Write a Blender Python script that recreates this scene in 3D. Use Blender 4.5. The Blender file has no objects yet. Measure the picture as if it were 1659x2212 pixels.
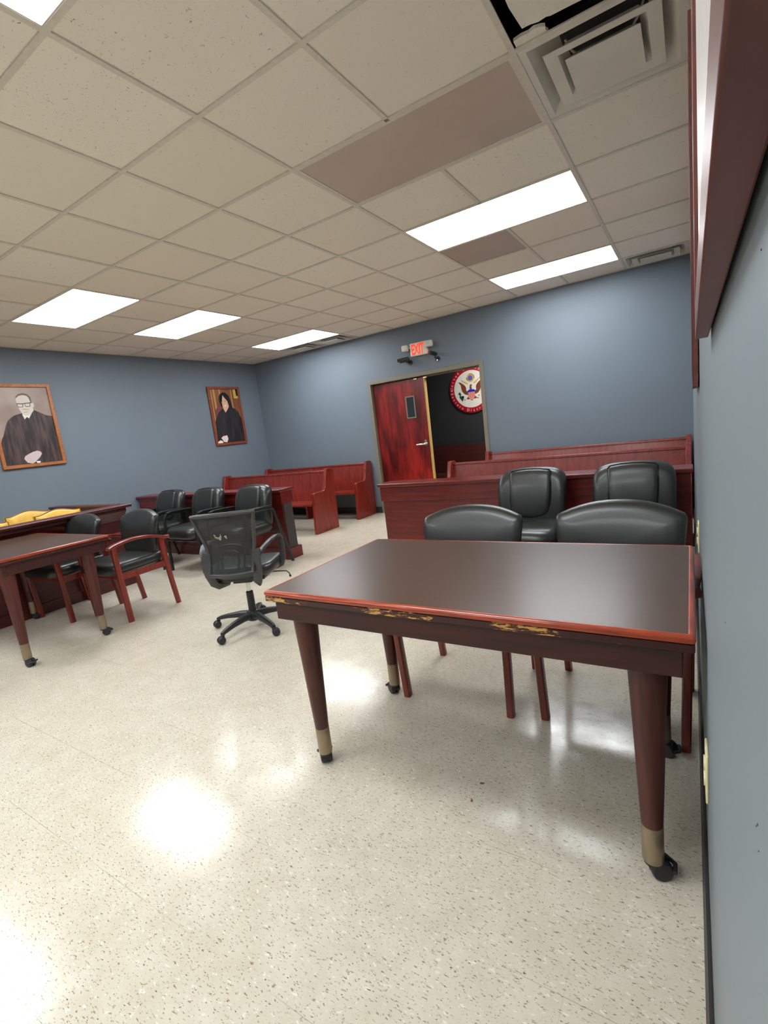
import bpy, bmesh, math, random
from mathutils import Vector, Matrix
random.seed(7)
scene = bpy.context.scene
COL = scene.collection
PI = math.pi

# ------------------------------------------------------------------ materials
def new_mat(name):
    m = bpy.data.materials.new(name)
    m.use_nodes = True
    nt = m.node_tree
    nt.nodes.clear()
    out = nt.nodes.new('ShaderNodeOutputMaterial')
    b = nt.nodes.new('ShaderNodeBsdfPrincipled')
    nt.links.new(b.outputs[0], out.inputs[0])
    return m, nt, b, out

def srgb(r, g, b):
    f = lambda c: (c / 255 / 12.92) if c / 255 <= 0.04045 else ((c / 255 + 0.055) / 1.055) ** 2.4
    return (f(r), f(g), f(b), 1.0)

def N(nt, t, **kw):
    n = nt.nodes.new(t)
    for k, v in kw.items():
        if k in n.inputs.keys():
            n.inputs[k].default_value = v
        else:
            setattr(n, k, v)
    return n

def ramp(nt, stops, interp='LINEAR'):
    r = nt.nodes.new('ShaderNodeValToRGB')
    r.color_ramp.interpolation = interp
    e = r.color_ramp.elements
    while len(e) > 1:
        e.remove(e[-1])
    e[0].position, e[0].color = stops[0]
    for p, c in stops[1:]:
        x = e.new(p)
        x.color = c
    return r

def plain(name, col, rough=0.5, metal=0.0, spec=0.5, noise=0.06, scale=40, bump=0.0, coat=0.0):
    """a plain colour that varies a little through a noise"""
    m, nt, b, out = new_mat(name)
    tc = N(nt, 'ShaderNodeTexCoord')
    no = N(nt, 'ShaderNodeTexNoise', Scale=scale, Detail=3.0)
    nt.links.new(tc.outputs['Object'], no.inputs['Vector'])
    d = tuple(c * (1 - noise) for c in col[:3]) + (1,)
    l = tuple(min(1, c * (1 + noise)) for c in col[:3]) + (1,)
    r = ramp(nt, [(0.3, d), (0.7, l)])
    nt.links.new(no.outputs['Fac'], r.inputs[0])
    nt.links.new(r.outputs[0], b.inputs['Base Color'])
    b.inputs['Roughness'].default_value = rough
    b.inputs['Metallic'].default_value = metal
    b.inputs['Specular IOR Level'].default_value = spec
    b.inputs['Coat Weight'].default_value = coat
    b.inputs['Coat Roughness'].default_value = 0.12
    if bump:
        bp = N(nt, 'ShaderNodeBump', Strength=bump, Distance=0.004)
        nt.links.new(no.outputs['Fac'], bp.inputs['Height'])
        nt.links.new(bp.outputs[0], b.inputs['Normal'])
    return m

def wood(name, dark, light, rough=0.35, stretch=(14, 14, 1.2), scale=3.0, coat=0.25, blotch=0.0):
    m, nt, b, out = new_mat(name)
    tc = N(nt, 'ShaderNodeTexCoord')
    mp = N(nt, 'ShaderNodeMapping')
    mp.inputs['Scale'].default_value = stretch
    nt.links.new(tc.outputs['Object'], mp.inputs[0])
    no = N(nt, 'ShaderNodeTexNoise', Scale=scale, Detail=6.0, Roughness=0.6, Distortion=0.6)
    nt.links.new(mp.outputs[0], no.inputs['Vector'])
    r = ramp(nt, [(0.28, dark), (0.72, light)])
    nt.links.new(no.outputs['Fac'], r.inputs[0])
    src = r.outputs[0]
    if blotch:
        n2 = N(nt, 'ShaderNodeTexNoise', Scale=2.6, Detail=2.0)
        mp2 = N(nt, 'ShaderNodeMapping')
        mp2.inputs['Scale'].default_value = (2.0, 2.0, 0.7)
        nt.links.new(tc.outputs['Object'], mp2.inputs[0])
        nt.links.new(mp2.outputs[0], n2.inputs['Vector'])
        r2 = ramp(nt, [(0.35, (1 - blotch,) * 3 + (1,)), (0.65, (1 + blotch,) * 3 + (1,))])
        nt.links.new(n2.outputs['Fac'], r2.inputs[0])
        mx = N(nt, 'ShaderNodeMix', data_type='RGBA', blend_type='MULTIPLY')
        mx.inputs[0].default_value = 1.0
        nt.links.new(src, mx.inputs[6])
        nt.links.new(r2.outputs[0], mx.inputs[7])
        src = mx.outputs[2]
    nt.links.new(src, b.inputs['Base Color'])
    b.inputs['Roughness'].default_value = rough
    b.inputs['Coat Weight'].default_value = coat
    b.inputs['Coat Roughness'].default_value = 0.15
    return m

def emit(name, col, strength):
    m, nt, b, out = new_mat(name)
    b.inputs['Base Color'].default_value = col if strength < 2 else (0.8, 0.8, 0.8, 1)
    b.inputs['Emission Color'].default_value = col
    b.inputs['Emission Strength'].default_value = strength
    return m

M = {}
M['mahogany'] = wood('mahogany', srgb(72, 16, 14), srgb(124, 34, 27), rough=0.34, coat=0.3)
M['mahogany_x'] = wood('mahogany_long', srgb(72, 16, 14), srgb(126, 34, 27), rough=0.34, stretch=(1.2, 14, 14), coat=0.3)
M['pew'] = wood('pew_wood', srgb(98, 27, 20), srgb(148, 50, 36), rough=0.30, stretch=(10, 10, 1.0), coat=0.3)
M['dark_mahogany'] = wood('dark_mahogany', srgb(44, 15, 13), srgb(78, 28, 22), rough=0.48, stretch=(1.2, 14, 14), coat=0.0)
M['bench'] = wood('bench_wood', srgb(58, 15, 16), srgb(96, 28, 26), rough=0.38, stretch=(14, 1.2, 14), coat=0.2)
M['leg'] = wood('leg_wood', srgb(56, 19, 14), srgb(98, 40, 28), rough=0.45, coat=0.05)
M['cherry'] = wood('cherry_chair', srgb(98, 26, 16), srgb(150, 48, 30), rough=0.33, coat=0.3)
M['door'] = wood('door_veneer', srgb(78, 13, 14), srgb(142, 30, 22), rough=0.3, stretch=(7, 7, 0.8), coat=0.3, blotch=0.6)
M['laminate'] = wood('laminate_top', srgb(74, 53, 40), srgb(80, 58, 44), rough=0.29, stretch=(1.5, 18, 18), coat=0.0)
M['leather'] = plain('black_leather', (0.017, 0.018, 0.017, 1), rough=0.36, spec=0.6, noise=0.25, scale=130, bump=0.05, coat=0.12)
M['leather_dark'] = plain('black_leather_seam', (0.006, 0.006, 0.006, 1), rough=0.5)
M['plastic'] = plain('black_plastic', (0.02, 0.021, 0.022, 1), rough=0.38)
M['plastic_grey'] = plain('dark_grey_plastic', (0.05, 0.051, 0.052, 1), rough=0.4)
M['metal_black'] = plain('black_metal', (0.02, 0.02, 0.02, 1), rough=0.3)
M['rubber'] = plain('black_rubber', (0.022, 0.023, 0.026, 1), rough=0.5)
M['chrome'] = plain('chrome', (0.75, 0.75, 0.75, 1), rough=0.15, metal=1.0)
M['ferrule'] = plain('champagne_ferrule', srgb(158, 140, 114), rough=0.32, metal=0.55)
M['brass'] = plain('brass', (0.75, 0.55, 0.2, 1), rough=0.3, metal=1.0)
M['brass_edge'] = plain('pale_wood_edge', srgb(190, 160, 90), rough=0.4)
M['steel'] = plain('satin_nickel', (0.78, 0.78, 0.74, 1), rough=0.22, metal=1.0)
M['frame_metal'] = plain('taupe_door_frame', srgb(128, 120, 104), rough=0.45)
M['yellow'] = plain('yellow_leather', srgb(222, 176, 70), rough=0.35, noise=0.1, scale=12)
M['yellow_trim'] = plain('brown_nailhead_trim', srgb(120, 72, 36), rough=0.45)
M['white_plastic'] = plain('white_plastic', srgb(226, 224, 206), rough=0.35)
M['ivory'] = plain('ivory_plastic', srgb(232, 222, 176), rough=0.35)
M['tbar'] = plain('ceiling_tee', srgb(220, 211, 196), rough=0.55)
M['vent'] = plain('painted_vent', srgb(226, 219, 206), rough=0.45, noise=0.05, scale=5)
M['vent_dark'] = plain('vent_interior', srgb(52, 52, 54), rough=0.7)
M['grey_panel'] = plain('grey_taupe_panel', srgb(198, 180, 166), rough=0.35, noise=0.05, scale=3)
M['grey_tile'] = plain('grey_taupe_tile', srgb(190, 172, 158), rough=0.6, noise=0.05, scale=3)
M['black_base'] = plain('black_cove_base', srgb(52, 50, 50), rough=0.4)
M['grey_end'] = plain('charcoal_end_panel', srgb(62, 54, 52), rough=0.5)
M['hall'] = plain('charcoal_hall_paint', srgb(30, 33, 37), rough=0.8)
M['dark_glass'] = plain('dark_glass', (0.03, 0.035, 0.04, 1), rough=0.08)
M['frame_wood'] = wood('picture_frame_wood', srgb(150, 88, 48), srgb(186, 116, 66), rough=0.4, stretch=(6, 6, 6), coat=0.1)
M['frame_wood_red'] = wood('picture_frame_red', srgb(118, 54, 34), srgb(152, 76, 46), rough=0.4, stretch=(6, 6, 6), coat=0.1)
M['frame_wood_dark'] = wood('picture_frame_dark', srgb(84, 40, 34), srgb(116, 60, 48), rough=0.45, stretch=(6, 1.5, 6), coat=0.1)
M['print_white'] = plain('glossy_white_print', srgb(225, 220, 214), rough=0.25)
M['chip_wood'] = plain('brown_chip', srgb(140, 88, 40), rough=0.7)
M['led'] = emit('fluorescent_lens', (0.93, 0.97, 1.0, 1), 9.0)
M['dark_void'] = plain('plenum_dark', (0.10, 0.10, 0.11, 1), rough=0.9)
M['exit_red'] = emit('exit_letter_glow', (1.0, 0.045, 0.012, 1), 0.5)
M['nail'] = plain('dark_speck', (0.02, 0.02, 0.02, 1), rough=0.8)

# wall paint
def paint(name, col):
    m, nt, b, out = new_mat(name)
    tc = N(nt, 'ShaderNodeTexCoord')
    n1 = N(nt, 'ShaderNodeTexNoise', Scale=1.3, Detail=2.0)
    n2 = N(nt, 'ShaderNodeTexNoise', Scale=260.0, Detail=2.0)
    for n in (n1, n2):
        nt.links.new(tc.outputs['Object'], n.inputs['Vector'])
    r = ramp(nt, [(0.3, tuple(c * 0.97 for c in col[:3]) + (1,)), (0.7, tuple(c * 1.03 for c in col[:3]) + (1,))])
    nt.links.new(n1.outputs['Fac'], r.inputs[0])
    nt.links.new(r.outputs[0], b.inputs['Base Color'])
    bp = N(nt, 'ShaderNodeBump', Strength=0.08, Distance=0.001)
    nt.links.new(n2.outputs['Fac'], bp.inputs['Height'])
    nt.links.new(bp.outputs[0], b.inputs['Normal'])
    b.inputs['Roughness'].default_value = 0.55
    return m
M['wall'] = paint('blue_grey_paint', srgb(112, 123, 134))
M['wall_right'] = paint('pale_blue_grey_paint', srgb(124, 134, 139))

# vinyl floor tiles
def floor_mat():
    m, nt, b, out = new_mat('vinyl_composition_tile')
    tc = N(nt, 'ShaderNodeTexCoord')
    L = nt.links.new
    base = srgb(208, 199, 180)
    # broad mottling
    n0 = N(nt, 'ShaderNodeTexNoise', Scale=9.0, Detail=5.0, Roughness=0.65)
    L(tc.outputs['Object'], n0.inputs['Vector'])
    r0 = ramp(nt, [(0.3, srgb(208, 199, 179)), (0.7, srgb(221, 213, 195))])
    L(n0.outputs['Fac'], r0.inputs[0])
    # dark chips, elongated at random: two noises, stretched two ways, thresholded
    col = r0.outputs[0]
    for k, (sc, rot, st, lo, hi, c) in enumerate((
            (52, 0.5, (1, 3.2, 1), 0.615, 0.68, srgb(154, 136, 112)),
            (62, -0.9, (1, 3.0, 1), 0.62, 0.685, srgb(162, 145, 121)),
            (40, 1.3, (1, 2.4, 1), 0.62, 0.67, srgb(232, 226, 212)),
            (80, 0.1, (1, 2.4, 1), 0.64, 0.68, srgb(124, 104, 82)))):
        mp = N(nt, 'ShaderNodeMapping')
        mp.inputs['Rotation'].default_value = (0, 0, rot)
        mp.inputs['Scale'].default_value = st
        mp.inputs['Location'].default_value = (3.1 * k, 7.7 * k, 0)
        L(tc.outputs['Object'], mp.inputs[0])
        n = N(nt, 'ShaderNodeTexNoise', Scale=float(sc), Detail=2.5, Roughness=0.6)
        L(mp.outputs[0], n.inputs['Vector'])
        r = ramp(nt, [(lo, (0, 0, 0, 1)), (hi, (1, 1, 1, 1))])
        L(n.outputs['Fac'], r.inputs[0])
        mx = N(nt, 'ShaderNodeMix', data_type='RGBA')
        L(r.outputs[0], mx.inputs[0])
        L(col, mx.inputs[6])
        mx.inputs[7].default_value = c
        col = mx.outputs[2]
    # joints every 0.3048 m
    sep = N(nt, 'ShaderNodeSeparateXYZ')
    L(tc.outputs['Object'], sep.inputs[0])
    ds = []
    for ax, off in (('X', -0.88), ('Y', -1.0978)):
        a = N(nt, 'ShaderNodeMath', operation='SUBTRACT')
        L(sep.outputs[ax], a.inputs[0]); a.inputs[1].default_value = off - 0.3048 * 200
        mo = N(nt, 'ShaderNodeMath', operation='MODULO')
        L(a.outputs[0], mo.inputs[0]); mo.inputs[1].default_value = 0.3048
        s = N(nt, 'ShaderNodeMath', operation='SUBTRACT')
        L(mo.outputs[0], s.inputs[0]); s.inputs[1].default_value = 0.1524
        ab = N(nt, 'ShaderNodeMath', operation='ABSOLUTE')
        L(s.outputs[0], ab.inputs[0])
        g = N(nt, 'ShaderNodeMath', operation='GREATER_THAN')
        L(ab.outputs[0], g.inputs[0]); g.inputs[1].default_value = 0.1524 - 0.0007
        ds.append(g)
    wk = N(nt, 'ShaderNodeMath', operation='MULTIPLY')
    L(ds[0].outputs[0], wk.inputs[0]); wk.inputs[1].default_value = 0.35
    ds[0] = wk
    mxx = N(nt, 'ShaderNodeMath', operation='MAXIMUM')
    L(ds[0].outputs[0], mxx.inputs[0]); L(ds[1].outputs[0], mxx.inputs[1])
    n5 = N(nt, 'ShaderNodeTexNoise', Scale=1.7, Detail=2.0)
    L(tc.outputs['Object'], n5.inputs['Vector'])
    r5 = ramp(nt, [(0.42, (0.05,) * 3 + (1,)), (0.62, (0.75,) * 3 + (1,))])
    L(n5.outputs['Fac'], r5.inputs[0])
    ml = N(nt, 'ShaderNodeMath', operation='MULTIPLY')
    L(mxx.outputs[0], ml.inputs[0]); L(r5.outputs[0], ml.inputs[1])
    mx = N(nt, 'ShaderNodeMix', data_type='RGBA')
    L(ml.outputs[0], mx.inputs[0]); L(col, mx.inputs[6])
    mx.inputs[7].default_value = srgb(120, 108, 92)
    L(mx.outputs[2], b.inputs['Base Color'])
    # waxed, slightly uneven gloss
    n6 = N(nt, 'ShaderNodeTexNoise', Scale=14.0, Detail=4.0)
    L(tc.outputs['Object'], n6.inputs['Vector'])
    r6 = ramp(nt, [(0.3, (0.12,) * 3 + (1,)), (0.7, (0.20,) * 3 + (1,))])
    L(n6.outputs['Fac'], r6.inputs[0])
    L(r6.outputs[0], b.inputs['Roughness'])
    n7 = N(nt, 'ShaderNodeTexNoise', Scale=5.0, Detail=3.0)
    L(tc.outputs['Object'], n7.inputs['Vector'])
    bp = N(nt, 'ShaderNodeBump', Strength=0.12, Distance=0.01)
    L(n7.outputs['Fac'], bp.inputs['Height'])
    L(bp.outputs[0], b.inputs['Normal'])
    b.inputs['Specular IOR Level'].default_value = 0.5
    return m
M['floor'] = floor_mat()

# mineral-fibre ceiling tile
def tile_mat(name='mineral_fibre_tile'):
    m, nt, b, out = new_mat(name)
    L = nt.links.new
    tc = N(nt, 'ShaderNodeTexCoord')
    dv = N(nt, 'ShaderNodeVectorMath', operation='DIVIDE')
    L(tc.outputs['Object'], dv.inputs[0]); dv.inputs[1].default_value = (0.6096, 0.6096, 10.0)
    fl = N(nt, 'ShaderNodeVectorMath', operation='FLOOR')
    L(dv.outputs[0], fl.inputs[0])
    wn = N(nt, 'ShaderNodeTexWhiteNoise')
    L(fl.outputs[0], wn.inputs['Vector'])
    tone = ramp(nt, [(0.0, srgb(238, 228, 212)), (1.0, srgb(244, 236, 222))])
    L(wn.outputs['Value'], tone.inputs[0])
    # worm-like fissures and pin holes
    ad = N(nt, 'ShaderNodeVectorMath', operation='ADD')
    L(tc.outputs['Object'], ad.inputs[0]); L(wn.outputs['Color'], ad.inputs[1])
    n1 = N(nt, 'ShaderNodeTexNoise', Scale=62.0, Detail=3.0, Roughness=0.65, Distortion=1.2)
    L(ad.outputs[0], n1.inputs['Vector'])
    r1 = ramp(nt, [(0.30, (1, 1, 1, 1)), (0.345, (0, 0, 0, 1))])
    L(n1.outputs['Fac'], r1.inputs[0])
    n2 = N(nt, 'ShaderNodeTexVoronoi', Scale=55.0)
    L(ad.outputs[0], n2.inputs['Vector'])
    r2 = ramp(nt, [(0.05, (1, 1, 1, 1)), (0.1, (0, 0, 0, 1))])
    L(n2.outputs['Distance'], r2.inputs[0])
    mx0 = N(nt, 'ShaderNodeMath', operation='MAXIMUM')
    L(r1.outputs[0], mx0.inputs[0]); L(r2.outputs[0], mx0.inputs[1])
    amt = ramp(nt, [(0.0, (0.3,) * 3 + (1,)), (0.35, (0.5,) * 3 + (1,)), (0.75, (0.8,) * 3 + (1,)), (1, (0.95,) * 3 + (1,))])
    L(wn.outputs['Value'], amt.inputs[0])
    mu = N(nt, 'ShaderNodeMath', operation='MULTIPLY')
    L(mx0.outputs[0], mu.inputs[0]); L(amt.outputs[0], mu.inputs[1])
    mx = N(nt, 'ShaderNodeMix', data_type='RGBA')
    L(mu.outputs[0], mx.inputs[0]); L(tone.outputs[0], mx.inputs[6])
    mx.inputs[7].default_value = srgb(128, 112, 92)
    L(mx.outputs[2], b.inputs['Base Color'])
    b.inputs['Roughness'].default_value = 0.9
    b.inputs['Specular IOR Level'].default_value = 0.15
    return m
M['tile'] = tile_mat()

# table edge: orange-red lipping above, chipped lower bead
def edge_mat():
    m, nt, b, out = new_mat('red_brown_edge_banding')
    L = nt.links.new
    tc = N(nt, 'ShaderNodeTexCoord')
    mp = N(nt, 'ShaderNodeMapping'); mp.inputs['Scale'].default_value = (3, 3, 60)
    L(tc.outputs['Object'], mp.inputs[0])
    n = N(nt, 'ShaderNodeTexNoise', Scale=2.5, Detail=4.0)
    L(mp.outputs[0], n.inputs['Vector'])
    r = ramp(nt, [(0.35, srgb(126, 42, 20)), (0.65, srgb(180, 72, 36))])
    L(n.outputs['Fac'], r.inputs[0])
    L(r.outputs[0], b.inputs['Base Color'])
    b.inputs['Roughness'].default_value = 0.28
    b.inputs['Coat Weight'].default_value = 0.3
    return m
M['edge'] = edge_mat()

def chipped_mat():
    m, nt, b, out = new_mat('chipped_lower_bead')
    L = nt.links.new
    tc = N(nt, 'ShaderNodeTexCoord')
    mp = N(nt, 'ShaderNodeMapping'); mp.inputs['Scale'].default_value = (10, 10, 50)
    L(tc.outputs['Object'], mp.inputs[0])
    n = N(nt, 'ShaderNodeTexNoise', Scale=2.2, Detail=6.0, Roughness=0.7)
    L(mp.outputs[0], n.inputs['Vector'])
    n2 = N(nt, 'ShaderNodeTexNoise', Scale=3.1, Detail=1.0)
    L(tc.outputs['Object'], n2.inputs['Vector'])
    ad = N(nt, 'ShaderNodeMath', operation='MULTIPLY')
    L(n.outputs['Fac'], ad.inputs[0]); L(n2.outputs['Fac'], ad.inputs[1])
    r = ramp(nt, [(0.0, srgb(50, 19, 16)), (0.300, srgb(60, 22, 18)), (0.309, srgb(120, 62, 30)), (0.317, srgb(206, 156, 82))])
    L(ad.outputs[0], r.inputs[0])
    L(r.outputs[0], b.inputs['Base Color'])
    b.inputs['Roughness'].default_value = 0.4
    return m
M['chipped'] = chipped_mat()

def mesh_fabric():
    m, nt, b, out = new_mat('black_chair_netting')
    b.inputs['Base Color'].default_value = (0.025, 0.026, 0.027, 1)
    b.inputs['Roughness'].default_value = 0.6
    tr = N(nt, 'ShaderNodeBsdfTransparent')
    mix = N(nt, 'ShaderNodeMixShader')
    tc = N(nt, 'ShaderNodeTexCoord')
    ck = N(nt, 'ShaderNodeTexChecker', Scale=420.0)
    nt.links.new(tc.outputs['Object'], ck.inputs['Vector'])
    ma = N(nt, 'ShaderNodeMath', operation='MULTIPLY_ADD')
    nt.links.new(ck.outputs['Fac'], ma.inputs[0])
    ma.inputs[1].default_value = 0.10
    ma.inputs[2].default_value = 0.14
    nt.links.new(ma.outputs[0], mix.inputs[0])
    nt.links.new(b.outputs[0], mix.inputs[1])
    nt.links.new(tr.outputs[0], mix.inputs[2])
    nt.links.new(mix.outputs[0], out.inputs[0])
    return m
M['netting'] = mesh_fabric()

def flat(name, c, rough=0.35):
    return plain(name, srgb(*c), rough=rough, noise=0.03, scale=15)

# ------------------------------------------------------------------ mesh builder
class MB:
    def __init__(self):
        self.bm = bmesh.new()
        self.mi = 0

    def _f(self, vs):
        try:
            f = self.bm.faces.new(vs)
            f.material_index = self.mi
            return f
        except ValueError:
            return None

    def box(self, x0, x1, y0, y1, z0, z1, mat=None):
        c = [(x0, y0, z0), (x1, y0, z0), (x1, y1, z0), (x0, y1, z0), (x0, y0, z1), (x1, y0, z1), (x1, y1, z1), (x0, y1, z1)]
        v = [self.bm.verts.new(mat @ Vector(p) if mat else p) for p in c]
        for q in ((3, 2, 1, 0), (4, 5, 6, 7), (0, 1, 5, 4), (1, 2, 6, 5), (2, 3, 7, 6), (3, 0, 4, 7)):
            self._f([v[i] for i in q])
        return self

    def quad(self, *pts):
        self._f([self.bm.verts.new(p) for p in pts])
        return self

    def poly(self, pts):
        f = self._f([self.bm.verts.new(p) for p in pts])
        if f:
            bmesh.ops.triangulate(self.bm, faces=[f])
        return self

    def prism(self, pts, fn, a, b):
        """pts: 2D outline; fn(u, v, w) -> 3D; from w=a to w=b"""
        A = [self.bm.verts.new(fn(u, v, a)) for u, v in pts]
        B = [self.bm.verts.new(fn(u, v, b)) for u, v in pts]
        n = len(pts)
        self._f(A[::-1]); self._f(B)
        for i in range(n):
            self._f([A[i], A[(i + 1) % n], B[(i + 1) % n], B[i]])
        return self

    def loft(self, rings, close=True, cap=True):
        R = [[self.bm.verts.new(p) for p in r] for r in rings]
        n = len(R[0])
        for a, b in zip(R, R[1:]):
            for i in range(n if close else n - 1):
                self._f([a[i], a[(i + 1) % n], b[(i + 1) % n], b[i]])
        if cap and close:
            self._f(R[0][::-1]); self._f(R[-1])
        return self

    def lathe(self, prof, c=(0, 0, 0), seg=24, axis='Z'):
        rings = []
        for r, z in prof:
            ring = []
            for i in range(seg):
                a = 2 * PI * i / seg
                u, v = r * math.cos(a), r * math.sin(a)
                p = {'Z': (u, v, z), 'X': (z, u, v), 'Y': (u, z, v)}[axis]
                ring.append((c[0] + p[0], c[1] + p[1], c[2] + p[2]))
            rings.append(ring)
        return self.loft(rings)

    def tube(self, pts, rad, seg=10, flat=None):
        """round (or flattened) bar along a polyline; flat=(w, h) half sizes"""
        pts = [Vector(p) for p in pts]
        rings = []
        up = Vector((0, 0, 1))
        prev = None
        for i, p in enumerate(pts):
            t = (pts[min(i + 1, len(pts) - 1)] - pts[max(i - 1, 0)]).normalized()
            if prev is None:
                ref = up if abs(t.z) < 0.9 else Vector((1, 0, 0))
                s = t.cross(ref).normalized()
            else:
                s = (prev - t * prev.dot(t)).normalized()
            prev = s
            n = s.cross(t).normalized()
            r = rad[i] if isinstance(rad, (list, tuple)) else rad
            ring = []
            for k in range(seg):
                a = 2 * PI * k / seg
                if flat:
                    ca, sa = math.cos(a), math.sin(a)
                    e = 0.45
                    q = s * (flat[0] * math.copysign(abs(ca) ** e, ca)) + n * (flat[1] * math.copysign(abs(sa) ** e, sa))
                else:
                    q = s * (r * math.cos(a)) + n * (r * math.sin(a))
                ring.append(p + q)
            rings.append(ring)
        return self.loft(rings)

    def cushion(self, w, d, h, c=(0, 0, 0), ex=4.0, ev=2.6, seg=40, nv=10, fn=None, axes=None):
        """soft block: superellipse outline (w x d), rounded over the height h. axes maps (u,v,t)->xyz"""
        rings = []
        for k in range(nv + 1):
            t = -1 + 2 * k / nv
            t = math.sin(t * PI / 2)
            s = max(0.0, 1 - abs(t) ** ev) ** (1 / ev)
            rr = 0.80 + 0.20 * s if abs(t) < 0.999 else 0.78
            ring = []
            for i in range(seg):
                a = 2 * PI * i / seg
                ca, sa = math.cos(a), math.sin(a)
                u = w / 2 * rr * math.copysign(abs(ca) ** (2 / ex), ca)
                v = d / 2 * rr * math.copysign(abs(sa) ** (2 / ex), sa)
                # keep the rounding radius equal on both axes
                u2 = math.copysign(max(0, abs(w / 2 * math.copysign(abs(ca) ** (2 / ex), ca)) - (1 - s) * h * 0.45), ca)
                v2 = math.copysign(max(0, abs(d / 2 * math.copysign(abs(sa) ** (2 / ex), sa)) - (1 - s) * h * 0.45), sa)
                p = (u2, v2, t * h / 2)
                if axes:
                    p = axes(*p)
                p = Vector(p) + Vector(c)
                if fn:
                    p = Vector(fn(*p))
                ring.append(p)
            rings.append(ring)
        return self.loft(rings)

    def xf(self, m):
        bmesh.ops.transform(self.bm, matrix=m, verts=self.bm.verts)
        return self

    def obj(self, name, mat, parent=None, bev=0.0, smooth=True, loc=None, seg=2):
        bmesh.ops.remove_doubles(self.bm, verts=self.bm.verts, dist=1e-6)
        bmesh.ops.recalc_face_normals(self.bm, faces=self.bm.faces)
        me = bpy.data.meshes.new(name)
        self.bm.to_mesh(me)
        self.bm.free()
        for mm in (mat if isinstance(mat, (list, tuple)) else [mat]):
            me.materials.append(mm)
        if smooth:
            for p in me.polygons:
                p.use_smooth = True
            me.set_sharp_from_angle(angle=math.radians(38))
        o = bpy.data.objects.new(name, me)
        COL.objects.link(o)
        if parent:
            o.parent = parent
        if loc:
            o.location = loc
        if bev:
            b = o.modifiers.new('bevel', 'BEVEL')
            b.width = bev
            b.segments = seg
            b.limit_method = 'ANGLE'
            b.angle_limit = math.radians(40)
            b.harden_normals = False
        return o

def tag(o, label, cat, group=None):
    o['label'] = label
    o['category'] = cat
    if group:
        o['group'] = group
    return o

def thing(name, label, cat, loc=(0, 0, 0), rz=0.0, group=None):
    o = bpy.data.objects.new(name, None)
    o.empty_display_size = 0.1
    COL.objects.link(o)
    o.location = loc
    o.rotation_euler = (0, 0, rz)
    return tag(o, label, cat, group)

def struct(name, mb, mat, **kw):
    o = mb.obj(name, mat, **kw)
    o['kind'] = 'structure'
    return o

def dup(root, loc, rz, label):
    r = root.copy(); COL.objects.link(r)
    r.location = loc; r.rotation_euler = (0, 0, rz); r['label'] = label
    for ch in list(root.children):
        c = ch.copy(); COL.objects.link(c); c.parent = r
        for g in list(ch.children):
            d = g.copy(); COL.objects.link(d); d.parent = c
    return r

def text_bm(s, size, depth=0.0, bold=0.0):
    """flat mesh of a word in the built-in font; returns (verts, faces, width)"""
    cu = bpy.data.curves.new('lettering', 'FONT')
    cu.body = s; cu.size = size; cu.align_x = 'CENTER'; cu.resolution_u = 3
    cu.extrude = depth
    cu.offset = bold
    o = bpy.data.objects.new('lettering', cu)
    COL.objects.link(o)
    bpy.context.view_layer.update()
    ev = o.evaluated_get(bpy.context.evaluated_depsgraph_get())
    me = ev.to_mesh()
    vs = [v.co.copy() for v in me.vertices]
    fs = [list(p.vertices) for p in me.polygons]
    ev.to_mesh_clear()
    bpy.data.objects.remove(o); bpy.data.curves.remove(cu)
    return vs, fs

def add_text(mb, s, size, fn, depth=0.0, bold=0.0):
    vs, fs = text_bm(s, size, depth, bold)
    V = [mb.bm.verts.new(fn(v)) for v in vs]
    for f in fs:
        mb._f([V[i] for i in f])

# ------------------------------------------------------------------ camera
CAM = (0.5957, -2.2855, 1.2877)
RV = (0.1947, 0.5660, -0.0700)
def rodr(r):
    v = Vector(r); th = v.length
    return Matrix.Rotation(th, 3, v.normalized())
Bm = Matrix(((1, 0, 0), (0, 0, -1), (0, 1, 0)))
Rw = rodr(RV) @ Bm                      # world -> camera (x right, y down, z forward)
Rc = Rw.transposed() @ Matrix(((1, 0, 0), (0, -1, 0), (0, 0, -1)))
cam_d = bpy.data.cameras.new('camera')
cam = bpy.data.objects.new('camera', cam_d)
COL.objects.link(cam)
cam.matrix_world = Matrix.Translation(CAM) @ Rc.to_4x4()
cam_d.sensor_fit = 'HORIZONTAL'
cam_d.sensor_width = 36.0
cam_d.lens = 36.0 * 1040.28 / 1659.0
cam_d.clip_start = 0.005
scene.camera = cam

# ------------------------------------------------------------------ room
XR, XL, YB, YF, ZC = 0.620, -5.98, 4.15, -5.2, 2.743
T = 0.6096
mb = MB(); mb.box(XL - 0.2, XR + 0.2, YF - 0.2, 7.2, -0.1, 0.0)
struct('floor', mb, M['floor'])

mb = MB(); mb.box(XR, XR + 0.12, YF, YB + 0.15, 0, ZC + 0.5)
mb.mi = 1
for (y, z, r) in ((-2.09, 1.51, .0012), (-2.03, 1.34, .001), (-2.10, 1.31, .0012), (-2.035, 1.085, .0013), (-2.03, 1.08, .001), (-2.04, 1.075, .0008), (-2.115, 1.10, .001), (-2.12, 1.08, .0016), (-1.78, 1.08, .0015), (-2.1, .55, .0012)):
    mb.lathe([(r * 0.45, XR - 0.0003), (r * 0.45, XR + 0.001)], c=(0, y, z), seg=7, axis='X')
struct('wall_right', mb, [M['wall_right'], M['nail']], smooth=False)
mb = MB(); mb.box(XL - 0.12, XL, YF, YB + 0.15, 0, ZC + 0.5)
struct('wall_left', mb, M['wall'], smooth=False)
mb = MB(); mb.box(XL - 0.12, XR + 0.12, YF - 0.12, YF, 0, ZC + 0.5)
struct('wall_front', mb, M['wall'], smooth=False)
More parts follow.
